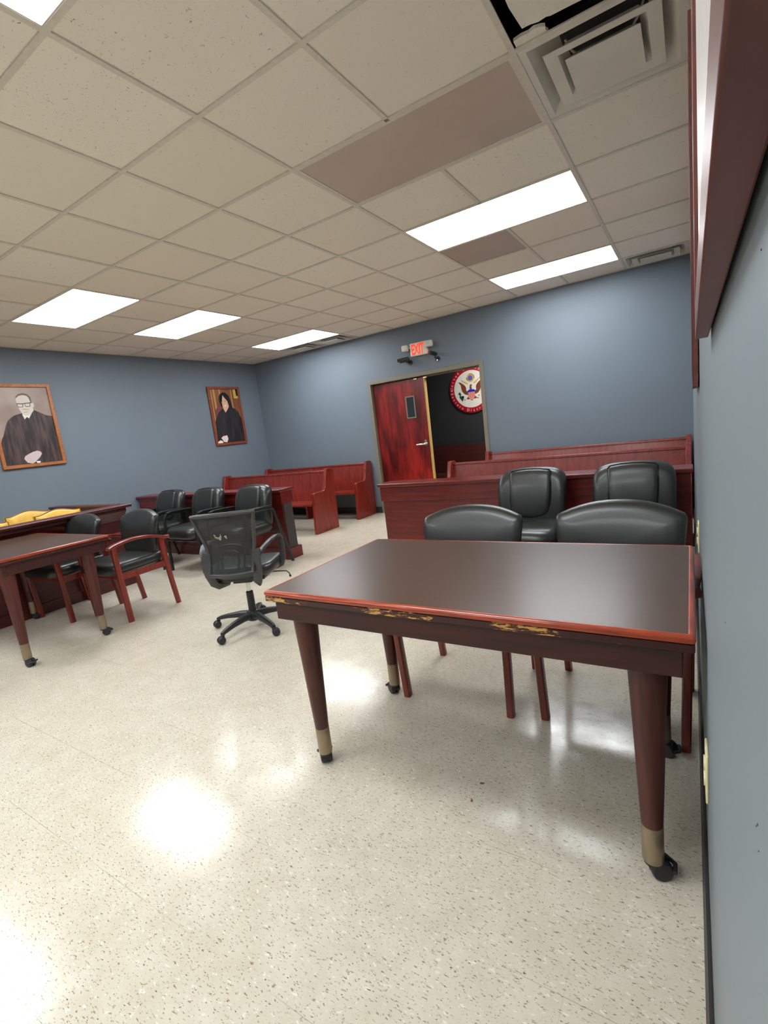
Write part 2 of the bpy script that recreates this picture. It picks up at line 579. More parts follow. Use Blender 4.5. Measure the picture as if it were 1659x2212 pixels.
# back wall with the double-door opening
DX0, DX1, DZ = -3.605, -1.755, 2.055
mb = MB()
mb.box(XL, DX0, YB, YB + 0.15, 0, ZC + 0.5)
mb.box(DX1, XR, YB, YB + 0.15, 0, ZC + 0.5)
mb.box(DX0, DX1, YB, YB + 0.15, DZ, ZC + 0.5)
struct('wall_back', mb, M['wall'], smooth=False)

# ---- baseboards
mb = MB()
mb.prism([(0.0, 0.0), (-0.013, 0.0), (-0.0115, 0.012), (-0.0085, 0.02), (-0.0085, 0.098), (-0.004, 0.102), (0, 0.102)], lambda u, v, w: (XR + u, w, v), YF, YB)
struct('baseboard_right', mb, M['black_base'])
mb = MB(); mb.box(XL, DX0, YB - 0.009, YB, 0, 0.1); mb.box(DX1, XR - 0.014, YB - 0.009, YB, 0, 0.1)
struct('baseboard_back', mb, M['black_base'], bev=0.003)
mb = MB(); mb.box(XL, XL + 0.009, YF, YB - 0.01, 0, 0.1)
struct('baseboard_left', mb, M['black_base'], bev=0.003)

# ---- suspended ceiling
fix2 = {}          # left cell -> kind of a 2 x 4 fixture lying along x
for (i, j) in ((-2, 2), (-2, 5), (-8, 0), (-8, 2), (-8, 5), (-2, -3), (-8, -3), (-2, -6), (-8, -6), (-5, -6)):
    fix2[(i, j)] = 'light'
fix2[(-2, 0)] = 'dead'
single = {(-2, 3): 'grey', (0, 0): 'vent', (0, 6): 'vent', (-8, 6): 'vent', (-7, 6): 'vent', (0, -1): 'broken'}
occupied = set(single)
for (i, j) in fix2:
    occupied |= {(i, j), (i + 1, j)}
I0, I1, J0, J1 = -10, 0, -9, 6
def cell(i, j):
    x0, x1 = max(i * T, XL), ((i + 1) * T if i < I1 else XR)
    y0, y1 = max(j * T, YF), min((j + 1) * T, YB)
    return x0, x1, y0, y1
mb = MB()
for i in range(I0, I1 + 1):
    for j in range(J0, J1 + 1):
        if (i, j) in occupied:
            continue
        x0, x1, y0, y1 = cell(i, j)
        mb.box(x0, x1, y0, y1, ZC + 0.004, ZC + 0.016)
mb.mi = 1
mb.box(XL, XR, YF, YB, ZC + 0.42, ZC + 0.45)
struct('ceiling', mb, [M['tile'], M['dark_void']], smooth=False)
# the exposed tee grid
mb = MB()
hw = 0.0118
def bar(x0, x1, y0, y1):
    mb.box(x0, x1, y0, y1, ZC - 0.003, ZC + 0.0035)
for i in range(I0, I1 + 1):
    for j in range(J0, J1 + 1):
        x0, x1, y0, y1 = cell(i, j)
        # lower-y edge
        if j > J0:
            bar(x0 + (hw if i > I0 else 0), x1 - (hw if i < I1 else 0), y0 - hw, y0 + hw)
        # left edge, unless it falls inside a 2x4 fixture
        if i > I0 and (i - 1, j) not in fix2:
            bar(x0 - hw, x0 + hw, y0 - (hw if j > J0 else 0), y1 - hw if j < J1 else y1)
        elif i > I0:
            pass
bar(XL, XL + 0.02, YF, YB); bar(XR - 0.012, XR, YF, YB); bar(XL + 0.02, XR - 0.012, YB - 0.018, YB); bar(XL + 0.02, XR - 0.012, YF, YF + 0.018)
struct('trim_1', mb, M['tbar'], smooth=False)

# ---- lights
def troffer(i, j, label, lit=True):
    x0, y0 = i * T + hw, j * T + hw
    w, d = 2 * T - 2 * hw, T - 2 * hw
    t = thing('ceiling_light' if lit else 'unlit_ceiling_light', label, 'ceiling light', (x0, y0, ZC), group=None)
    m1 = MB()
    fw = 0.006 if lit else 0.016
    m1.box(0, w, 0, fw, -0.002, 0.012); m1.box(0, w, d - fw, d, -0.002, 0.012)
    m1.box(0, fw, fw, d - fw, -0.002, 0.012); m1.box(w - fw, w, fw, d - fw, -0.002, 0.012)
    m1.obj('lens_frame', M['tbar'], t)
    m2 = MB(); m2.box(fw, w - fw, fw, d - fw, 0.001, 0.006)
    m2.obj('diffuser_lens', M['led'] if lit else M['grey_panel'], t)
    m3 = MB()
    for k in range(5):
        pass
    m3.box(0.004, w - 0.004, 0.004, d - 0.004, 0.0125, 0.09)
    m3.obj('housing', M['vent_dark'], t)
    return t
troffer(-2, 2, 'lit ceiling light on the right side, nearer of the two before the back wall')
troffer(-2, 5, 'lit ceiling light on the right side, farther one close to the back wall')
troffer(-8, 0, 'lit ceiling light over the left side, nearest of the row of three')
troffer(-8, 2, 'lit ceiling light over the left side, middle of the row of three')
troffer(-8, 5, 'lit ceiling light on the left, farthest of the row, beside the striped vents')
troffer(-2, -3, 'lit ceiling light cut off by the top left corner of the photo')
for (i, j) in ((-8, -3), (-2, -6), (-8, -6), (-5, -6)):  # unseen fixtures added behind the camera to help light the room
    t = troffer(i, j, 'unseen lit ceiling light added behind the camera for room light')
    t['group'] = 'unseen ceiling lights added behind the camera'
troffer(-2, 0, 'long dark taupe ceiling panel light that is switched off', lit=False)

# grey 2x2 tile
mb = MB(); x0, x1, y0, y1 = cell(-2, 3)
mb.box(x0 + hw, x1 - hw, y0 + hw, y1 - hw, 0.0036, 0.016)
o = mb.obj('ceiling_tile', M['grey_tile'], loc=(0, 0, ZC)); tag(o, 'plain dark taupe ceiling tile between the two lit lights on the right', 'ceiling tile')

# broken tile, lying askew above the grid, and its snapped-off corner
x0, x1, y0, y1 = cell(0, -1)
mb = MB()
out = [(0.055, -0.575), (0.60, -0.575), (0.602, -0.022), (0.40, -0.035), (0.24, -0.05), (0.165, -0.055), (0.15, -0.062), (0.12, -0.058), (0.09, -0.068), (0.06, -0.07), (0.048, -0.2)]
mb.prism(out, lambda u, v, w: (u, v, w), 0, 0.014)
o = mb.obj('ceiling_tile', M['tile'], smooth=False, loc=(0, 0, ZC + 0.016)); tag(o, 'broken ceiling tile pushed askew above the big square vent, dark gap around it', 'ceiling tile')
o.rotation_euler = (math.radians(-1.0), math.radians(-0.6), 0)
mb = MB()
out = [(0.018, -0.048), (0.05, -0.054), (0.08, -0.05), (0.10, -0.058), (0.125, -0.05), (0.14, -0.04), (0.137, -0.02), (0.145, -0.004), (0.018, -0.004)]
mb.prism(out, lambda u, v, w: (u, v, w), 0, 0.012)
o = mb.obj('ceiling_tile_fragment', M['tile'], smooth=False, loc=(0, 0, ZC + 0.0045)); tag(o, 'small snapped corner of the broken ceiling tile, lying on the metal grid', 'tile fragment')

# ---- ceiling diffusers
def sq_ring(hx, hy, z, cx=0, cy=0):
    return [(cx - hx, cy - hy, z), (cx + hx, cy - hy, z), (cx + hx, cy + hy, z), (cx - hx, cy + hy, z)]
def diffuser(i, j, label):
    x0, x1, y0, y1 = cell(i, j)
    x0 += hw; x1 -= hw if i < 0 else 0.012; y0 += hw; y1 -= hw if j < J1 else 0.018
    cx, cy, hx, hy = (x0 + x1) / 2, (y0 + y1) / 2, (x1 - x0) / 2, (y1 - y0) / 2
    t = thing('air_vent', label, 'air vent', (cx, cy, ZC))
    m1 = MB()
    m1.loft([sq_ring(hx, hy, 0.001), sq_ring(hx - 0.03, hy - 0.03, 0.001), sq_ring(hx * .8, hy * .8, 0.035), sq_ring(hx * .55, hy * .55, 0.10)], cap=False)
    m1.loft([sq_ring(hx, hy, 0.003), sq_ring(hx - 0.03, hy - 0.03, 0.003)], cap=False)
    m1.obj('outer_pan', M['vent'], t)
    m2 = MB(); m2.box(-hx * .56, hx * .56, -hy * .56, hy * .56, 0.1, 0.13)
    m2.obj('neck', M['vent_dark'], t)
    m3 = MB()
    m3.loft([sq_ring(hx * .72, hy * .72, -0.012), sq_ring(hx * .55, hy * .55, -0.006), sq_ring(hx * .45, hy * .45, 0.045)], cap=False)
    m3.loft([sq_ring(hx * .72, hy * .72, -0.010), sq_ring(hx * .55, hy * .55, -0.003), sq_ring(hx * .45, hy * .45, 0.048)], cap=False)
    m3.obj('middle_cone', M['vent'], t)
    m4 = MB()
    m4.loft([sq_ring(hx * .18, hy * .18, 0.03), sq_ring(hx * .34, hy * .34, 0.012), sq_ring(hx * .47, hy * .47, -0.020), sq_ring(hx * .47, hy * .47, -0.022), sq_ring(hx * .30, hy * .30, -0.012), sq_ring(hx * .16, hy * .16, -0.010)], cap=True)
    m4.obj('inner_plate', M['vent'], t)
    for s in (-1, 1):
        m5 = MB()
        m5.tube([(s * hx * .3, -hy * .2, 0.008), (s * hx * .42, -hy * .2, 0.05), (s * hx * .5, -hy * .2, 0.1)], 0.005, seg=6)
        m5.obj('hanger_bracket', M['vent'], t)
    return t
diffuser(0, 0, 'large square stepped air vent at the top right, beside the switched-off panel')
diffuser(0, 6, 'square air vent in the far right ceiling corner above the back wall')
diffuser(-8, 6, 'dark striped air vent behind the farthest left light, left one of two')
diffuser(-7, 6, 'dark striped air vent behind the farthest left light, right one of two')

# ------------------------------------------------------------------ doorway and hallway
mb = MB()
fy0, fy1 = YB - 0.016, YB + 0.166
def frame_leg(xa, xb):
    mb.box(xa, xb, fy0, fy1, 0, DZ)
mb.box(DX0 - 0.012, DX0 + 0.043, fy0, fy1, 0, DZ + 0.012)
mb.box(DX1 - 0.043, DX1 + 0.012, fy0, fy1, 0, DZ + 0.012)
mb.box(DX0 + 0.043, DX1 - 0.043, fy0, fy1, DZ - 0.043, DZ + 0.012)
mb.box(DX0 + 0.043, DX0 + 0.058, YB + 0.095, YB + 0.14, 0, DZ - 0.043)
mb.box(DX1 - 0.058, DX1 - 0.043, YB + 0.095, YB + 0.14, 0, DZ - 0.043)
mb.box(DX0 + 0.058, DX1 - 0.058, YB + 0.095, YB + 0.14, DZ - 0.058, DZ - 0.043)
struct('trim_2', mb, M['frame_metal'], bev=0.003)
# left leaf, closed
dl = MB(); dl.box(DX0 + 0.046, -2.675, 4.195, 4.24, 0.012, DZ - 0.06)
leaf = struct('door_1', dl, M['door'], bev=0.002)
m1 = MB(); m1.box(-2.6745, -2.655, 4.193, 4.242, 0.012, DZ - 0.062); m1.obj('edge_strip', M['brass_edge'], leaf)
m1 = MB()
wx0, wx1, wz0, wz1 = -2.995, -2.862, 1.44, 1.745
for a in ((wx0 - .012, wx0 + .006, wz0 - .012, wz1 + .012), (wx1 - .006, wx1 + .012, wz0 - .012, wz1 + .012), (wx0, wx1, wz0 - .012, wz0 + .006), (wx0, wx1, wz1 - .006, wz1 + .012)):
    m1.box(a[0], a[1], 4.186, 4.197, a[2], a[3])
m1.obj('vision_frame', M['frame_metal'], leaf, bev=0.002)
m1 = MB(); m1.box(wx0, wx1, 4.190, 4.1955, wz0, wz1); m1.obj('vision_glass', M['dark_glass'], leaf)
m1 = MB(); m1.lathe([(0.03, 4.183), (0.032, 4.187), (0.032, 4.196)], c=(-2.735, 0, 1.035), axis='Y', seg=20)
m1.tube([(-2.735, 4.19, 1.035), (-2.735, 4.15, 1.035), (-2.75, 4.142, 1.035), (-2.82, 4.142, 1.033), (-2.875, 4.145, 1.03)], [0.011, 0.011, 0.012, 0.012, 0.009], seg=10)
m1.obj('door_handle', M['steel'], leaf)
m1 = MB(); m1.lathe([(0.02, 4.18), (0.021, 4.196)], c=(-2.735, 0, 1.075), axis='Y', seg=16); m1.obj('lock_cylinder', M['steel'], leaf)
for x in (-2.80, -2.64):
    m1 = MB(); m1.box(x - 0.03, x + 0.03, 4.176, 4.195, DZ - 0.078, DZ - 0.06); m1.obj('flush_bolt', M['brass'], leaf, bev=0.003)
# hallway shell
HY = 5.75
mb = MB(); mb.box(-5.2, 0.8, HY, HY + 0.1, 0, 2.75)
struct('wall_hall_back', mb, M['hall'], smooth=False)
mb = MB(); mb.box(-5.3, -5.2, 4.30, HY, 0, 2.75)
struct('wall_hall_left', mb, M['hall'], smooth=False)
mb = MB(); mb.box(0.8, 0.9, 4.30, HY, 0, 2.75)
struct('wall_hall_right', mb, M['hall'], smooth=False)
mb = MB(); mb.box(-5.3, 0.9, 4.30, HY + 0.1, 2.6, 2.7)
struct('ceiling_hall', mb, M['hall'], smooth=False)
hb = thing('hallway_bench', 'dark red wooden bench in the dark-painted hallway seen through the doorway', 'bench', (-2.6, HY - 0.25, 0))
m1 = MB(); m1.box(-1.1, 1.1, 0.19, 0.22, 0.40, 0.90); m1.obj('backrest', M['dark_mahogany'], hb, bev=0.004)
m1 = MB(); m1.box(-1.1, 1.1, -0.22, 0.19, 0.38, 0.42); m1.obj('seat', M['dark_mahogany'], hb, bev=0.004)
for s in (-1, 1):
    m1 = MB(); m1.box(s * 1.08 - 0.025, s * 1.08 + 0.025, -0.2, 0.19, 0, 0.38); m1.obj('leg', M['mahogany'], hb, bev=0.004)
ld = bpy.data.lights.new('hall_lamp', 'AREA'); ld.shape = 'RECTANGLE'; ld.size = 1.2; ld.size_y = 0.4; ld.energy = 30; ld.color = (1, 0.95, 0.88)
lo = bpy.data.objects.new('hall_lamp', ld); lo.location = (-1.6, 4.95, 2.58); COL.objects.link(lo)

# ---- court seal on the hallway wall
M['seal_orange'] = flat('seal_orange', (188, 104, 62))
SC = (-2.56, 1.822)
t = thing('court_seal', 'round red and white court seal with an eagle on the dark hallway wall', 'wall seal', (SC[0], HY - 0.0015, SC[1]))
SY = -0.022
m1 = MB(); m1.lathe([(0.402, SY), (0.402, 0.0)], axis='Y', seg=72); m1.lathe([(0.402, SY), (0.396, SY - 0.004), (0.312, SY - 0.004), (0.31, SY)], axis='Y', seg=72)
m1.obj('red_rim', flat('seal_red', (170, 22, 40)), t)
m1 = MB(); m1.lathe([(0.311, SY - 0.001), (0.311, SY - 0.003)], axis='Y', seg=72)
m1.obj('white_field', flat('seal_white', (214, 212, 206)), t)
def seal_poly(mbx, pts, lay=0, mirror=False):
    for s in ((1, -1) if mirror else (1,)):
        mbx.poly([(s * (x - SC[0]), SY - 0.004 - 0.0008 * lay, z - SC[1]) for x, z in pts])
m1 = MB()
seal_poly(m1, [(-2.782, 1.964), (-2.745, 1.952), (-2.708, 1.927), (-2.675, 1.90), (-2.655, 1.87), (-2.648, 1.839), (-2.656, 1.818), (-2.645, 1.795), (-2.623, 1.779), (-2.600, 1.76), (-2.605, 1.724), (-2.64, 1.732), (-2.682, 1.748), (-2.721, 1.793), (-2.733, 1.83), (-2.733, 1.863), (-2.741, 1.904)], 1, True)
seal_poly(m1, [(-2.60, 1.73), (-2.659, 1.66), (-2.60, 1.655)], 1, True)
seal_poly(m1, [(-2.60, 1.66), (-2.52, 1.66), (-2.56, 1.628)], 1)
seal_poly(m1, [(-2.585, 1.86), (-2.575, 1.895), (-2.55, 1.90), (-2.535, 1.885), (-2.55, 1.87), (-2.545, 1.80), (-2.59, 1.80)], 0)
m1.obj('eagle', flat('seal_brown', (112, 62, 40)), t)
m1 = MB(); seal_poly(m1, [(-2.622, 1.772), (-2.498, 1.772), (-2.498, 1.69), (-2.53, 1.65), (-2.56, 1.642), (-2.59, 1.65), (-2.622, 1.69)], 2)
m1.mi = 1
for k in range(4):
    x = -2.607 + k * 0.030
    seal_poly(m1, [(x - .005, 1.77), (x + .005, 1.77), (x + .005, 1.668), (x - .005, 1.668)], 3)
m1.obj('striped_shield', [flat('seal_pink', (214, 150, 136)), flat('seal_stripe', (186, 92, 84))], t)
m1 = MB(); seal_poly(m1, [(-2.634, 1.772), (-2.630, 1.795), (-2.605, 1.812), (-2.515, 1.812), (-2.490, 1.795), (-2.486, 1.772)], 3)
m1.obj('blue_chief', flat('seal_blue', (34, 38, 176)), t)
m1 = MB()
ring = [(-2.56 + 0.068 * math.cos(a) * (1.12 if k % 2 else 0.9), 2.005 + 0.068 * math.sin(a) * (1.12 if k % 2 else 0.9)) for k, a in enumerate([2 * PI * q / 24 for q in range(24)])]
seal_poly(m1, ring, 0)
seal_poly(m1, [(-2.732, 1.999), (-2.696, 1.976), (-2.609, 1.924), (-2.614, 1.902), (-2.676, 1.934), (-2.727, 1.981)], 0, True)
m1.obj('gold_rays', flat('seal_gold', (196, 164, 84)), t)
m1 = MB(); seal_poly(m1, [(-2.56 + 0.044 * math.cos(2 * PI * q / 20), 2.005 + 0.044 * math.sin(2 * PI * q / 20)) for q in range(20)], 2)
m1.obj('blue_glory', flat('seal_lilac', (92, 90, 176)), t)
m1 = MB(); seal_poly(m1, [(-2.806, 1.76), (-2.79, 1.778), (-2.777, 1.799), (-2.765, 1.785), (-2.749, 1.758), (-2.759, 1.719), (-2.727, 1.728), (-2.697, 1.716), (-2.712, 1.67), (-2.731, 1.629), (-2.76, 1.668), (-2.786, 1.706), (-2.775, 1.745)], 1)
m1.obj('olive_branch', flat('seal_green', (26, 74, 58)), t)
for (x, z) in ((-2.69, 1.655), (-2.43, 1.70), (-2.72, 1.70), (-2.45, 1.66)):
    m1 = MB()
    seal_poly(m1, [(x + 0.014 * math.cos(a), z + 0.010 * math.sin(a)) for a in [2 * PI * q / 10 for q in range(10)]], 1)
    m1.obj('talon', M['seal_orange'], t)
rim = [c for c in t.children if c.name.startswith('red_rim')][0]
M['seal_letter'] = flat('seal_letter', (214, 206, 204))
def ring_text(s, mid, span, top=True, size=0.062):
    """letters along the rim; angles in degrees, 0 = right, 90 = top"""
    n = len(s)
    for k, ch in enumerate(s):
        if ch == ' ':
            continue
        if top:
            a = math.radians(mid + span / 2 - span * k / (n - 1))
            rad, rot = 0.336, a - PI / 2
        else:
            a = math.radians(mid - span / 2 + span * k / (n - 1))
            rad, rot = 0.377, a + PI / 2
        ca, sa = math.cos(rot), math.sin(rot)
        cx, cz = rad * math.cos(a), rad * math.sin(a)
        m1 = MB()
        add_text(m1, ch, size, lambda v: (cx + v.x * ca - v.y * sa, SY - 0.0058, cz + v.x * sa + v.y * ca))
        m1.obj('letter', M['seal_letter'], rim)
ring_text('United States Court', 90, 168, True)
ring_text('Eastern District of', 265, 156, False)
for a in (178, 2):
    ca, sa = 0.357 * math.cos(math.radians(a)), 0.357 * math.sin(math.radians(a))
    m1 = MB()
    m1.poly([(ca + 0.013 * math.cos(2 * PI * q / 12), SY - 0.0058, sa + 0.013 * math.sin(2 * PI * q / 12)) for q in range(12)])
    m1.obj('dot', M['seal_letter'], rim)

# ---- exit sign
t = thing('exit_sign', 'white exit sign with glowing red letters above the doorway', 'exit sign', (-2.655, YB, 2.38))
m1 = MB(); m1.box(-0.137, 0.137, -0.062, -0.0, -0.09, 0.09); m1.obj('housing', M['white_plastic'], t, bev=0.014, seg=3)
for ch, x, kx in (('E', -0.084, 0.50), ('X', -0.026, 0.46), ('I', 0.022, 0.62), ('T', 0.064, 0.50)):
    m1 = MB()
    add_text(m1, ch, 0.205, lambda v: (x + v.x * kx, -0.0635, -0.068 + v.y * 0.96), bold=0.006)
    m1.obj('letter', M['exit_red'], t)
for s, dx in ((-1, -0.205), (1, 0.185)):
    m1 = MB()
    m1.box(dx - 0.045, dx + 0.045, -0.10, -0.03, -0.005, 0.08)
    h = m1.obj('emergency_lamp', M['white_plastic'], t, bev=0.014, seg=3)
    m1 = MB(); m1.box(dx - 0.032, dx + 0.032, -0.1025, -0.099, 0.008, 0.066); m1.obj('lamp_lens', plain('lamp_lens', srgb(205, 205, 190), rough=0.15), h, bev=0.006)
    m1 = MB(); m1.tube([(s * 0.12, -0.035, 0.04), (dx - s * 0.03, -0.04, 0.04)], 0.012, seg=8); m1.obj('lamp_arm', M['white_plastic'], t)
m1 = MB(); m1.box(0.137, 0.148, -0.05, -0.02, -0.085, -0.05); m1.obj('indicator_light', M['exit_red'], t, bev=0.003)

# ---- bullet cameras
t = thing('security_camera', 'black bullet camera left of the exit sign, pointing left', 'security camera', (-2.83, YB, 2.22))
m1 = MB(); m1.lathe([(0.034, -0.012), (0.036, 0)], axis='Y', seg=18); m1.tube([(0, -0.01, 0), (0, -0.05, 0.0), (-0.03, -0.075, 0.012)], 0.012, seg=8); m1.obj('mount', M['plastic'], t)
m1 = MB()
d = Vector((-0.86, -0.5, -0.10)).normalized(); st = Vector((0.0, -0.06, 0.045))
m1.tube([st - d * 0.02, st + d * 0.0, st + d * 0.11, st + d * 0.13], [0.02, 0.034, 0.032, 0.030], seg=14)
m1.obj('camera_body', M['plastic'], t)
m1 = MB(); m1.tube([st + Vector((0, 0, 0.012)) - d * 0.01, st + Vector((0, 0, 0.012)) + d * 0.16], 0.03, seg=12, flat=(0.034, 0.022)); m1.obj('sun_shield', M['metal_black'], t)
t = thing('security_camera', 'black bullet camera under the right end of the exit sign, pointing forward', 'security camera', (-2.395, YB, 2.20))
m1 = MB(); m1.lathe([(0.034, -0.012), (0.036, 0)], axis='Y', seg=18); m1.tube([(0, -0.01, 0), (0.0, -0.05, 0.0), (-0.01, -0.07, 0.025)], 0.012, seg=8); m1.obj('mount', M['plastic'], t)
m1 = MB(); m1.tube([(-0.0, -0.03, 0.06), (-0.005, -0.05, 0.062), (-0.03, -0.17, 0.075), (-0.032, -0.18, 0.077)], [0.02, 0.03, 0.03, 0.027], seg=14); m1.obj('camera_body', M['plastic'], t)
m1 = MB(); m1.tube([(-0.032, -0.181, 0.077), (-0.033, -0.186, 0.077)], 0.018, seg=12); m1.obj('lens', M['dark_glass'], t)
m1 = MB(); m1.lathe([(0.008, -0.018), (0.008, -0.012)], c=(0.0, 0, -0.02), axis='Y', seg=8); m1.obj('screw', M['chrome'], t)

# ------------------------------------------------------------------ portraits on the left wall
def portrait(name, label, y0, y1, z0, z1, wood_m, layers, bg):
    t = thing(name, label, 'portrait', (XL, (y0 + y1) / 2, z0))
    cy = (y0 + y1) / 2
    Yc = lambda y: y - cy
    Zc = lambda z: z - z0
    fw = 0.036
    m1 = MB()
    for a in ((y0, y1, z0, z0 + fw), (y0, y1, z1 - fw, z1), (y0, y0 + fw, z0 + fw, z1 - fw), (y1 - fw, y1, z0 + fw, z1 - fw)):
        m1.box(0.004, 0.030, Yc(a[0]), Yc(a[1]), Zc(a[2]), Zc(a[3]))
    m1.obj('picture_frame', wood_m, t, bev=0.004)
    m1 = MB(); m1.box(0.002, 0.012, Yc(y0 + 0.02), Yc(y1 - 0.02), Zc(z0 + 0.02), Zc(z1 - 0.02))
    p = m1.obj('print', bg, t, smooth=False)
    for k, (nm, mat, polys) in enumerate(layers):
        m1 = MB()
        for pts in polys:
            m1.poly([(0.0126 + 0.0006 * k, Yc(y), Zc(z)) for y, z in pts])
            if nm in ('panel_strip', 'eye'):
                m1.obj(nm, mat, p, smooth=False); m1 = MB()
        if nm not in ('panel_strip', 'eye'):
            m1.obj(nm, mat, p, smooth=False)
    return t
def ell(cy, cz, ry, rz, n=24, a0=0, a1=360):
    return [(cy + ry * math.cos(math.radians(a0 + (a1 - a0) * k / n)), cz + rz * math.sin(math.radians(a0 + (a1 - a0) * k / n))) for k in range(n + (0 if a1 - a0 == 360 else 1))]
def backdrop(name, c1, c2):
    m, nt, b, out = new_mat(name)
    tc = N(nt, 'ShaderNodeTexCoord')
    no = N(nt, 'ShaderNodeTexNoise', Scale=2.2, Detail=2.0)
    nt.links.new(tc.outputs['Object'], no.inputs['Vector'])
    r = ramp(nt, [(0.3, c1), (0.7, c2)])
    nt.links.new(no.outputs['Fac'], r.inputs[0]); nt.links.new(r.outputs[0], b.inputs['Base Color'])
    b.inputs['Roughness'].default_value = 0.4
    return m
def robe_mat(name, c1, c2):
    m, nt, b, out = new_mat(name)
    tc = N(nt, 'ShaderNodeTexCoord')
    mp = N(nt, 'ShaderNodeMapping'); mp.inputs['Scale'].default_value = (1, 9, 1.6)
    no = N(nt, 'ShaderNodeTexNoise', Scale=2.4, Detail=3.0)
    nt.links.new(tc.outputs['Object'], mp.inputs[0]); nt.links.new(mp.outputs[0], no.inputs['Vector'])
    r = ramp(nt, [(0.38, c1), (0.7, c2)])
    nt.links.new(no.outputs['Fac'], r.inputs[0]); nt.links.new(r.outputs[0], b.inputs['Base Color'])
    b.inputs['Roughness'].default_value = 0.45
    return m
skin1 = flat('print_pale_skin', (214, 202, 186)); skin1s = flat('print_skin_tone', (176, 156, 142)); hairg = flat('print_grey_hair', (104, 88, 86))
portrait('portrait_painting', 'framed sepia portrait of a person with glasses in a dark robe',
    0.052, 0.715, 1.372, 2.335, M['frame_wood'], [
    ('robe', robe_mat('print_brown_robe', srgb(40, 30, 30), srgb(88, 68, 64)), [[(0.089, 1.66), (0.105, 1.71), (0.13, 1.748), (0.155, 1.81), (0.177, 1.864), (0.205, 1.915), (0.238, 1.945), (0.275, 1.97), (0.312, 1.985), (0.367, 1.996), (0.5, 2.03), (0.551, 2.0), (0.615, 1.967), (0.679, 1.954), (0.679, 1.41), (0.089, 1.41)]]),
    ('collar', flat('print_white_collar', (228, 226, 220)), [[(0.365, 1.985), (0.379, 1.927), (0.407, 1.954), (0.425, 1.935), (0.462, 1.99), (0.41, 2.0)]]),
    ('face', skin1, [[(0.334, 2.15), (0.34, 2.182), (0.367, 2.205), (0.415, 2.218), (0.462, 2.205), (0.486, 2.17), (0.49, 2.12), (0.509, 2.108), (0.507, 2.075), (0.492, 2.059), (0.49, 2.025), (0.453, 1.98), (0.409, 1.966), (0.372, 1.982), (0.349, 2.037), (0.336, 2.102)]]),
    ('hair', hairg, [[(0.333, 2.165), (0.34, 2.19), (0.367, 2.214), (0.415, 2.228), (0.462, 2.216), (0.488, 2.18), (0.492, 2.115), (0.478, 2.118), (0.474, 2.168), (0.452, 2.196), (0.413, 2.207), (0.37, 2.196)]]),
    ('glasses', flat('print_dark_line', (60, 44, 42)), [
        [(0.333, 2.112), (0.39, 2.109), (0.412, 2.114), (0.488, 2.122), (0.488, 2.113), (0.412, 2.105), (0.39, 2.100), (0.334, 2.103)],
        [(0.337, 2.072), (0.345, 2.066), (0.385, 2.066), (0.395, 2.075), (0.395, 2.103), (0.389, 2.103), (0.388, 2.077), (0.382, 2.072), (0.345, 2.072), (0.34, 2.078), (0.34, 2.103), (0.335, 2.103)],
        [(0.412, 2.108), (0.414, 2.078), (0.422, 2.069), (0.462, 2.071), (0.470, 2.08), (0.472, 2.115), (0.466, 2.115), (0.465, 2.083), (0.46, 2.077), (0.424, 2.076), (0.419, 2.081), (0.418, 2.108)]]),
    ('moustache', skin1s, [[(0.365, 2.035), (0.4, 2.048), (0.44, 2.04), (0.45, 2.03), (0.4, 2.036)], [(0.378, 2.012), (0.44, 2.014), (0.42, 2.006), (0.39, 2.005)]]),
    ('hand', flat('print_hand', (206, 188, 186)), [[(0.278, 1.475), (0.295, 1.505), (0.33, 1.523), (0.38, 1.545), (0.433, 1.556), (0.465, 1.54), (0.472, 1.515), (0.441, 1.475), (0.405, 1.445), (0.385, 1.425), (0.352, 1.411), (0.302, 1.428)]]),
    ('cuff', flat('print_white_cuff', (222, 222, 226)), [[(0.395, 1.435), (0.44, 1.432), (0.435, 1.412), (0.40, 1.412)]]),
    ], backdrop('print_taupe_backdrop', srgb(150, 128, 118), srgb(196, 180, 168)))
